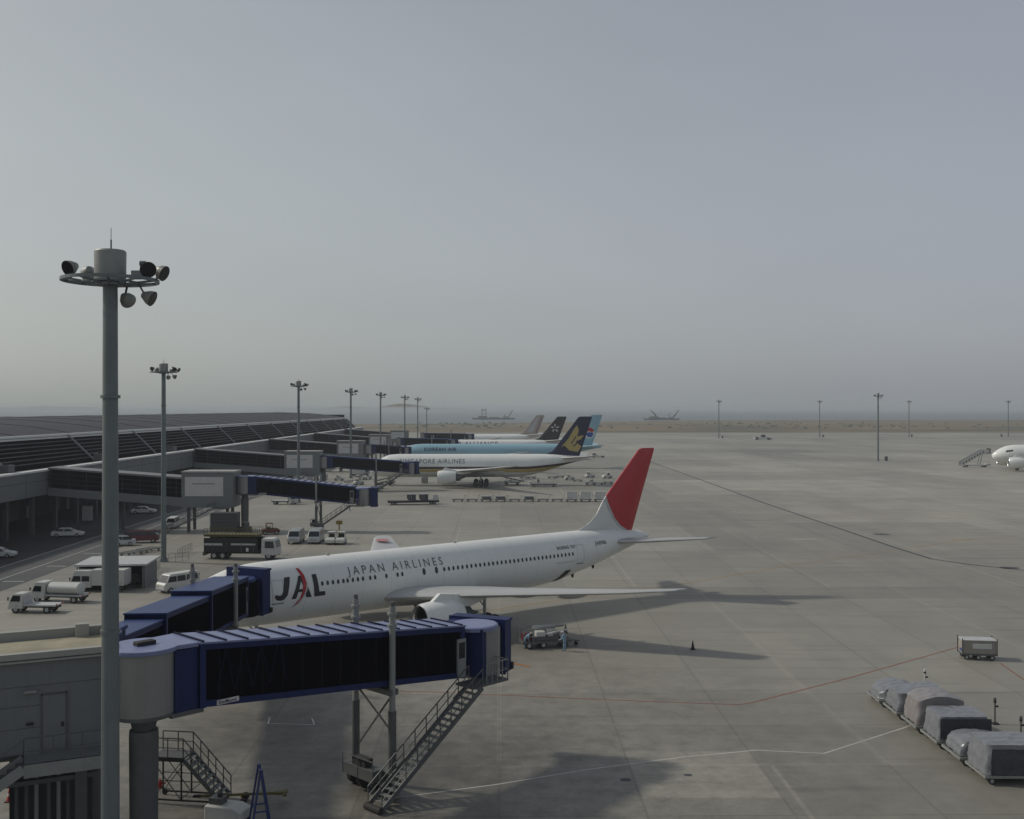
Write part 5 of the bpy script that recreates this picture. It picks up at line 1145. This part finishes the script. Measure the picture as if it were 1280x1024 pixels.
def wrapped(label, loc, rz, L, W, prof, m_, seed, group='wrapped cargo loads on the dolly train'):
    """plastic covered load: a quilted box whose top follows prof(u), creased and slightly bulging"""
    rnd = random.Random(seed); nx, ny, nz = 14, 14, 7; vs = []; fs = []
    ph = [rnd.uniform(0, 6) for _ in range(8)]
    def wr(a, b_, c): return .018*(sin(a*7+ph[0]+2*sin(b_*3+ph[1]))+sin(b_*9+ph[2]+c*4)+.7*sin(a*13+c*11+ph[3]))
    N = 4*nx
    for j in range(nz+1):       # sides
        t_ = j/nz
        for i in range(N):
            q = i/N*4; s = int(q); f = q-s
            x, y = ((-1+2*f, -1), (1, -1+2*f), (1-2*f, 1), (-1, 1-2*f))[s]
            ht = prof((x+1)/2, (y+1)/2); flare = 1+.03*sin(pi*t_)-.05*t_+.04*(1-t_)**3; r_ = (abs(x)**8+abs(y)**8)**(1/8)
            z = ht*t_; X = x/r_*L/2*flare; Y = y/r_*W/2*flare; dw = wr(X, Y, z)*(1.3-.5*t_)
            vs.append((X*(1+dw), Y*(1+dw), z+wr(Y, X, z)*.5*t_))
    for j in range(nz):
        for i in range(N): fs.append((j*N+i, j*N+(i+1) % N, (j+1)*N+(i+1) % N, (j+1)*N+i))
    last = nz*N                  # top: shrinking rings
    for k_ in range(1, 7):
        sh = 1-k_/6.5
        for i in range(N):
            X, Y, _ = vs[nz*N+i]; X *= sh; Y *= sh; ht = prof(X/L+.5, Y/W+.5); vs.append((X, Y, ht+.05*(1-sh)+wr(X, Y, 1)*1.0))
        st = len(vs)-N
        for i in range(N): fs.append((last+i, last+(i+1) % N, st+(i+1) % N, st+i))
        last = st
    vs.append((0, 0, prof(.5, .5)+.05)); fs += [(last+i, last+(i+1) % N, len(vs)-1) for i in range(N)]
    b = MB(); b.add(vs, fs, m_); o = b.build('wrapped_cargo', smooth=True); o.location = loc; o.rotation_euler = (0, 0, rz)
    tag(o, label, 'cargo', group); return o
hgt = [lambda u, v: 1.75+.0*u, lambda u, v: .75+.45*sin(pi*min(1, u*1.1))**.5*(1-.3*v), lambda u, v: 1.62+.05*v, lambda u, v: 1.5+.75*sin(pi*(.18+.64*u))**1.2-.15, lambda u, v: 1.35+.35*u, lambda u, v: .55+.5*sin(pi*u)**.8]
labs = ['tall dark cargo block in clear wrap, nearest end of the dolly train', 'low lumpy wrapped load just behind the nearest tall block', 'silver wrapped square load with a dark side, third from the near end of the train',
        'tall round topped load under a pinkish cover, fourth from the near end of the train', 'wedge topped grey wrapped load behind the pinkish covered one', 'lowest wrapped load, at the far end of the dolly train']
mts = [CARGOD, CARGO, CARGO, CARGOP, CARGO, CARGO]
SHEET = mat('clear_sheet', (.40, .42, .47), .3, var=.2, bump=.6)
for i in range(6):
    yy = 58.1+2.95*i; xx = 27.6-.12*i
    dolly('pallet dolly %s' % ['at the near end, under the tall dark cargo block', 'second from the near end, under the low lumpy load', 'third from the near end, under the silver square load', 'under the tall pinkish covered load', 'under the wedge topped grey load', 'at the far end, under the lowest load'][i],
          (xx, yy, 0), R(0), 3.5, 2.55, 'pallet dollies of the covered cargo train', bar=False, kind='pallet_dolly')
    o = wrapped(labs[i], (xx, yy, .55), 0, 3.15, 2.35, hgt[i], mts[i], i+3); o.scale = (1, 1, .87)
    if i == 0:
        o2 = wrapped('x', (xx, yy, .55), 0, 3.3, 2.5, lambda u, v: 1.88, CARGO, 3); 
        # clear sheet over the top and left side of the dark block: keep only those faces
        bm = bmesh.new(); bm.from_mesh(o2.data); bmesh.ops.delete(bm, geom=[f for f in bm.faces if not (f.calc_center_median().z > 1.6 or f.calc_center_median().x < -1.3)], context='FACES'); bm.to_mesh(o2.data); bm.free()
        o2.name = 'cover_sheet'; o2.parent = o; o2.location = (0, 0, 0)
        for kk in ('label', 'category', 'group'): del o2[kk]
    if i == 2:
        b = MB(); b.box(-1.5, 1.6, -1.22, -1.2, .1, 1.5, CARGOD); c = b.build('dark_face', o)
for i, (u, v, hh, m_, lb_) in enumerate(((1149, 870, 1.9, CREAM, 'white post with a dark cap behind the far end of the cargo train'), (1236, 905, 1.7, STEEL, 'dark post beside the silver wrapped load'), (1268, 930, 1.7, STEEL, 'dark post behind the nearest tall cargo block'))):
    x, y, _ = G(u, v); x += .4; b = MB(); b.box(x-.2, x+.2, y-.2, y+.2, 0, .08, DARK); b.tube((x, y, .08), (x, y, hh-.35), .05, m_); b.tube((x, y, hh-.35), (x, y, hh), .085, m_); b.tube((x, y, hh-.28), (x, y, hh-.16), .09, DARK); b.box(x, x+.22, y-.04, y+.04, hh-.6, hh-.5, DARK); tag(b.build('marker_post'), lb_, 'post', 'marker posts by the cargo train')

# ------------------------------------------------------------------ equipment around the second and third stands
d0 = None; names = ['first', 'second', 'third', 'fourth', 'fifth', 'sixth', 'seventh', 'eighth', 'ninth', 'tenth', 'eleventh', 'twelfth']
xs_ = [-12.0+i*3.15 for i in range(11)]
for i, x in enumerate(xs_):
    lb_ = '%s dolly from the left in the long row behind the near tail' % names[i]
    if d0 is None: d0 = dolly(lb_, (x, 231, 0), 0, 2.7, 1.6, 'row of dollies on the empty stand')
    else: dup(d0, (x, 231+.15*sin(i*3), 0), .03*sin(i*5), label=lb_)
    if i in (8, 9, 10) : container('pale container, %s on the right end of the dolly row' % {8: 'leftmost of three', 9: 'middle one of three', 10: 'last of three'}[i], (x, 231, .56), R(180*(i % 2)), CREAM, 2.3, 1.6, 1.6, 'pale containers on the dolly row')
    elif i in (2, 3, 5): container('low grey case on the %s dolly of the row' % names[i], (x, 231, .56), 0, STEEL, 2.2, 1.4, .6, 'low grey cases on the dolly row')
container('pale container standing half behind the leading edge of the red fin', (23.0, 231, .1), 0, CREAM, 2.3, 1.6, 1.7)
# flat loader near the third bridge
x, y, _ = G(516, 631)
t = thing('container_loader', 'long low container loader parked right of the second bridge', 'loader', (x, y+1, 0), R(10))
b = MB(); b.box(-5.5, 5.5, -1.1, 1.1, .5, .75, STEEL); b.box(-5.5, 5.5, -1.2, -1.1, .45, .85, DARK); b.box(-5.5, 5.5, 1.1, 1.2, .45, .85, DARK); b.build('deck', t)
b = MB()
for i in range(26): b.tube((-5.2+i*.41, -1.05, .8), (-5.2+i*.41, 1.05, .8), .06, LSTEEL, n=8)
b.build('roller', t)
for xx in (-4.5, -3.8, 3.8, 4.5):
    for s in (-1, 1): wheel(t, xx, s*.9, .3, .25)
b = MB(); b.slab([(4.2, .8), (4.2, 2.1), (5.2, 2.1), (5.45, 1.4), (5.45, .8)], .5, .42, 1.3, 2.1, VWHITE); b.build('cab', t)
for i, dx in enumerate((-.4, 2.2)): container(['dark case on the low loader, left one', 'dark case on the low loader, right one'][i], (x+dx, y+1+.18*dx, .88), R(10), CARGOD, 1.9, 1.5, 1.3, 'dark cases on the low loader')
def belt(label, loc, rz, group=None):
    t = thing('belt_loader', label, 'belt loader', loc, rz, group)
    b = MB(); b.slab([(-2.3, .4), (-2.3, .9), (1.0, .9), (1.2, 1.1), (2.2, 1.0), (2.4, .4)], .85, .8, .7, 1.1, VWHITE); b.build('body', t, bevel=.05)
    b = MB(); b.bar((-3.4, .25, .75), (3.6, .25, 2.3), .7, DARK, .12); b.bar((-3.4, -.12, .85), (3.6, -.12, 2.4), .05, LSTEEL, .16); b.bar((-3.4, .62, .85), (3.6, .62, 2.4), .05, LSTEEL, .16); b.bar((1.8, .25, .9), (1.2, .25, 1.7), .1, STEEL); b.build('conveyor', t)
    b = MB(); b.box(.3, .8, -.75, -.25, 1.0, 1.2, DARK); b.box(.25, .35, -.75, -.25, 1.2, 1.6, DARK); b.build('seat', t)
    for xx in (-1.5, 1.5):
        for s in (-1, 1): wheel(t, xx, s*.75, .34, .24)
    return t
bl = [((628+12, 603), 'container trolley'), ]
x, y, _ = G(640, 606); belt('belt loader under the belly of the gold striped airliner, left of the platform cart', (x, y+1, 0), R(170))
x, y, _ = G(680, 609)
t = thing('platform_cart', 'long flat platform cart with a hand rail under the rear of the gold striped airliner', 'cart', (x, y+1, 0), R(2))
b = MB(); b.box(-3.4, 3.4, -1, 1, .55, .8, STEEL); b.build('deck', t)
b = MB(); rail(b, (-3.4, 1, .8), (3.4, 1, .8), 1.0, LSTEEL, .8); rail(b, (-3.4, -1, .8), (3.4, -1, .8), .5, LSTEEL, .8); b.build('handrail', t)
for xx in (-2.6, 2.6):
    for s in (-1, 1): wheel(t, xx, s*.85, .33, .25)
b = MB(); b.box(-3.9, -3.4, -.8, .8, .4, 1.5, VWHITE); b.build('motor_box', t)
for i, (u, v, r_, lb_) in enumerate(((712, 600, 10, 'baggage tractor left of the cluster behind the gold striped airliner tail'), (738, 606, 175, 'white baggage tractor nearest in the cluster right of the rear fuselage'), (737, 597, 30, 'baggage tractor at the back of the cluster beyond the fuselage'), (759, 598, 200, 'baggage tractor standing just left of the red fin top'))):
    x, y, _ = G(u, v); tug(lb_, (x, y, 0), R(r_), group='baggage tractors around the gold striped airliner')
for i, (u, v, lb_) in enumerate(((722, 602, 'empty dolly behind the leftmost tractor of the cluster'), (748, 606, 'empty dolly behind the nearest white tractor'), (760, 605, 'empty dolly left of the red fin, lower one'), (690, 598, 'empty dolly below the rear fuselage of the gold striped airliner'), (700, 597, 'empty dolly between fuselage and tractor cluster'), (664, 598, 'empty dolly beyond the platform cart'), (655, 598, 'empty dolly beyond the belt loader'))):
    x, y, _ = G(u, v); dup(d0, (x, y, 0), R(4*i), label=lb_, group='empty dollies around the gold striped airliner')
for i, (u, v, lb_) in enumerate(((482, 606, 'dark machine near the third bridge column, left'), (455, 600, 'dark machine behind the second bridge, beside a parked loader'))):
    x, y, _ = G(u, v); belt('belt loader %s' % ['between the second bridge and the gold striped airliner nose', 'behind the second bridge roof'][i], (x, y+2, 0), R(20+40*i), group='belt loaders near the third bridge')
for i, (u, v, lb_) in enumerate(((352, 632, 'white truck parked beyond the second bridge tunnel, left one'), (448, 596, 'white truck parked beyond the second bridge cab'), (346, 634, ''))):
    if lb_: x, y, _ = G(u, v); truck(lb_, (x, y+3, 0), R(0+20*i), VWHITE, 5.5, 2.0, 1.7, 2.1, 'box' if i else 'flat')
x, y, _ = G(748, 572); truck('small service truck beneath the tail of the light blue airliner', (x, y, 0), R(185), VWHITE, 5.5, 2, 1.7, 2, 'flat')
for i, (u, v, lb_) in enumerate(((398, 602, 'empty dolly leftmost of the group behind the second bridge roof'), (412, 605, 'empty dolly second in the group behind the second bridge roof'), (436, 603, 'empty dolly right in the group behind the second bridge roof'), (365, 629, 'empty dolly under the second bridge tunnel'))):
    x, y, _ = G(u, v); dup(d0, (x, y, 0), R(25*i), label=lb_, group='dollies behind the second bridge')
for i, (u, v) in enumerate(((424, 601), (448, 606), (474, 611))):
    x, y, _ = G(u, v); tug(['baggage tractor among the dollies behind the second bridge', 'baggage tractor behind the second bridge cab', 'baggage tractor near the gold striped airliner nose wheel'][i], (x, y, 0), R(40*i), group='baggage tractors behind the second bridge')
for i, (u, v) in enumerate(((405, 600), (530, 604), (386, 603))):
    x, y, _ = G(u, v); container(['grey case behind the second bridge roof', 'grey case beside the left engine of the gold striped airliner', 'grey case leftmost behind the second bridge roof'][i], (x, y, .1), R(20*i), SILVER, group='grey cases by the second bridge')
# far apron vehicles
x, y, _ = G(954, 550)
t = thing('aircraft_tug', 'low white aircraft tug far out on the open apron', 'tug', (x, y, 0), R(4))
b = MB(); b.slab([(-6, .5), (-6.2, 1.6), (-3, 1.9), (2.5, 1.9), (5.8, 1.6), (6.2, .9), (6, .5)], 1.5, 1.3, 1.2, 1.9, VWHITE); b.build('body', t, bevel=.1)
b = MB(); b.slab([(-1.6, 1.9), (-1.2, 3.4), (.8, 3.4), (1.4, 1.9)], 1.1, .9, 1.9, 3.4, GLASS); b.box(-1.3, .9, -1, 1, 3.4, 3.6, mat('roof_tan', (.35, .2, .12), .6)); b.build('cab', t)
for xx in (-4.2, 3.8):
    for s in (-1, 1): wheel(t, xx, s*1.3, .75, .5)
b = MB(); b.box(-5.8, -3.4, -1.4, -1.2, 1.0, 1.9, DARK); b.box(2.2, 3.0, -1.55, -1.4, .9, 1.6, DARK); b.build('panel', t)
x, y, _ = G(1218, 584)
t = thing('boarding_stairs', 'white mobile boarding stairs up to the airliner at the right edge', 'stairs', (x, y, 0), R(2))
b = MB(); b.slab([(-4.2, .5), (-4.2, .9), (4.0, .9), (4.2, 1.2), (5.2, 1.2), (5.2, .5)], 1.1, 1.1, 1, 1.2, VWHITE); b.build('chassis', t)
b = MB()
for s in (-1, 1): b.prism([(-5.2, .5), (2.6, 4.9), (5.0, 5.2), (5.0, 6.2), (2.4, 6.2), (-5.2, 1.9)], s*1.05-.04, s*1.05+.04, VWHITE)
for j in range(8): 
    for s in (-1.12, 1.12): b.box(-4.6+j*1.0, -4.2+j*1.0, s-.02, s+.02, 1.1+j*.56, 1.8+j*.56, STEEL)
b.build('side_panel', t)
b = MB()
for j in range(20): b.box(-5.2+7.8*j/20, -4.8+7.8*j/20, -1, 1, .5+4.4*j/20, .56+4.4*j/20, STEEL)
b.box(2.6, 5.2, -1, 1, 4.8, 4.9, STEEL); b.build('steps', t)
b = MB(); b.bar((1.5, .9, 1), (2.5, .9, 4.8), .15, STEEL); b.bar((1.5, -.9, 1), (2.5, -.9, 4.8), .15, STEEL); b.box(4.9, 5.3, -1.1, 1.1, 4.9, 6.6, DARK); b.build('lift_frame', t)
for xx in (-3.2, 3.4):
    for s in (-1, 1): wheel(t, xx, s*.95, .42, .3)
# small lockers and extinguishers at mast feet
for i, (x, y) in enumerate(((148.2, 412), (146.5, 724), (225.5, 754), (294, 765), (360, 765))):
    b = MB(); b.box(x-.5, x+.5, y-.4, y+.4, .15, 1.6, STEEL); b.box(x-.6, x+.6, y-.5, y+.5, 0, .15, LSTEEL); b.box(x-.55, x+.55, y-.45, y+.45, 1.6, 1.68, DARK)
    tag(b.build('control_cabinet'), ['grey cabinet at the foot of the lone apron mast', 'grey cabinet at the foot of the leftmost far mast', 'grey cabinet at the foot of the second far mast from the left', 'grey cabinet at the foot of the third far mast from the left', 'grey cabinet left of the mast at the right edge'][i], 'cabinet', 'cabinets at the mast feet')

# ------------------------------------------------------------------ work barges on the water
def barge(label, loc, L, cr, kind='crane_barge', tower=None):
    t = thing(kind, label, 'barge', loc, 0, 'work barges off the shore'); t.scale = (1, 1, .62)
    b = MB(); b.prism([(-L/2+3, -.5), (-L/2, 4.5), (L/2, 4.5), (L/2-3, -.5)], -9, 9, STEEL); b.box(-L/2, L/2, -9, 9, 4.5, 5, STEEL); b.build('hull', t)
    b = MB(); b.box(-L*.35, -L*.15, -5, 5, 5, 11, STEEL); b.box(L*.22, L*.34, -5, 5, 5, 10, LSTEEL); b.box(-L*.1, L*.12, -6, 6, 5, 7.5, STEEL); b.build('deck_house', t)
    for (x0, h0, x1, h1) in cr:
        b = MB(); 
        for s in (-1.5, 1.5): b.bar((x0, s, 5), (x1, s, h1), .9, DARK); b.bar((x0+2.5, s, 5), (x1, s, h1), .9, DARK)
        b.bar((x0-7, 0, 5), (x0-4, 0, h0), .9, DARK); b.bar((x0-4, 0, h0), (x1, 0, h1), .35, DARK); b.box(x0-6, x0+3, -3, 3, 5, 9, STEEL)
        b.build('crane', t)
    if tower:
        b = MB()
        for x in (tower-4, tower+4):
            for y in (-4, 4): b.bar((x, y, 5), (x, y, 36), 1, DARK)
        b.box(tower-5, tower+5, -5, 5, 30, 33, STEEL); b.box(tower-5, tower+5, -5, 5, 18, 19, STEEL); b.build('tower', t)
barge('left work barge with a square tower and a slim crane', (-38, 2150, -1.5), 90, [(28, 18, 40, 32)], tower=-20)
barge('right work barge with two cranes near the shore', (295, 2050, -1.5), 70, [(-8, 20, -22, 32), (20, 22, 34, 31)])
# low bank with scrub between apron and the sea
b = MB(); rnd = random.Random(5); vs = []; fs = []
for i in range(60):
    x = -250+i*30; y = 1180+60*sin(i*.7); 
b = MB()
for i in range(260):
    x = rnd.choice((rnd.gauss(330, 90), rnd.gauss(760, 200), rnd.gauss(-60, 60), rnd.uniform(100, 1400))); y = rnd.gauss(1180, 60) if rnd.random() < .5 else rnd.gauss(1420, 60); s = rnd.uniform(1, 3.2); hh = rnd.uniform(.5, 1.8)
    b.lathe([(s, 0), (s*.8, hh*.7), (s*.2, hh)], GRASS if rnd.random() < .4 else mat('scrub_green', (.06, .075, .045), .9, var=.3), (x, y, -.05), n=6)
b.build('scrub', kind='stuff')

# ------------------------------------------------------------------ the sea haze
vm = bpy.data.materials.new('haze'); vm.use_nodes = True; vn = vm.node_tree; vn.nodes.clear()
pv = vn.nodes.new('ShaderNodeVolumePrincipled'); mo = vn.nodes.new('ShaderNodeOutputMaterial')
pv.inputs['Color'].default_value = (.62, .68, .72, 1); pv.inputs['Density'].default_value = .00021; pv.inputs['Anisotropy'].default_value = .1
vn.links.new(pv.outputs[0], mo.inputs['Volume'])
b = MB(); b.box(-12500, 12500, -400, 14500, -3, 29.5, vm); o = b.build('haze', kind='stuff')
print('OBJECTS', len(bpy.data.objects))
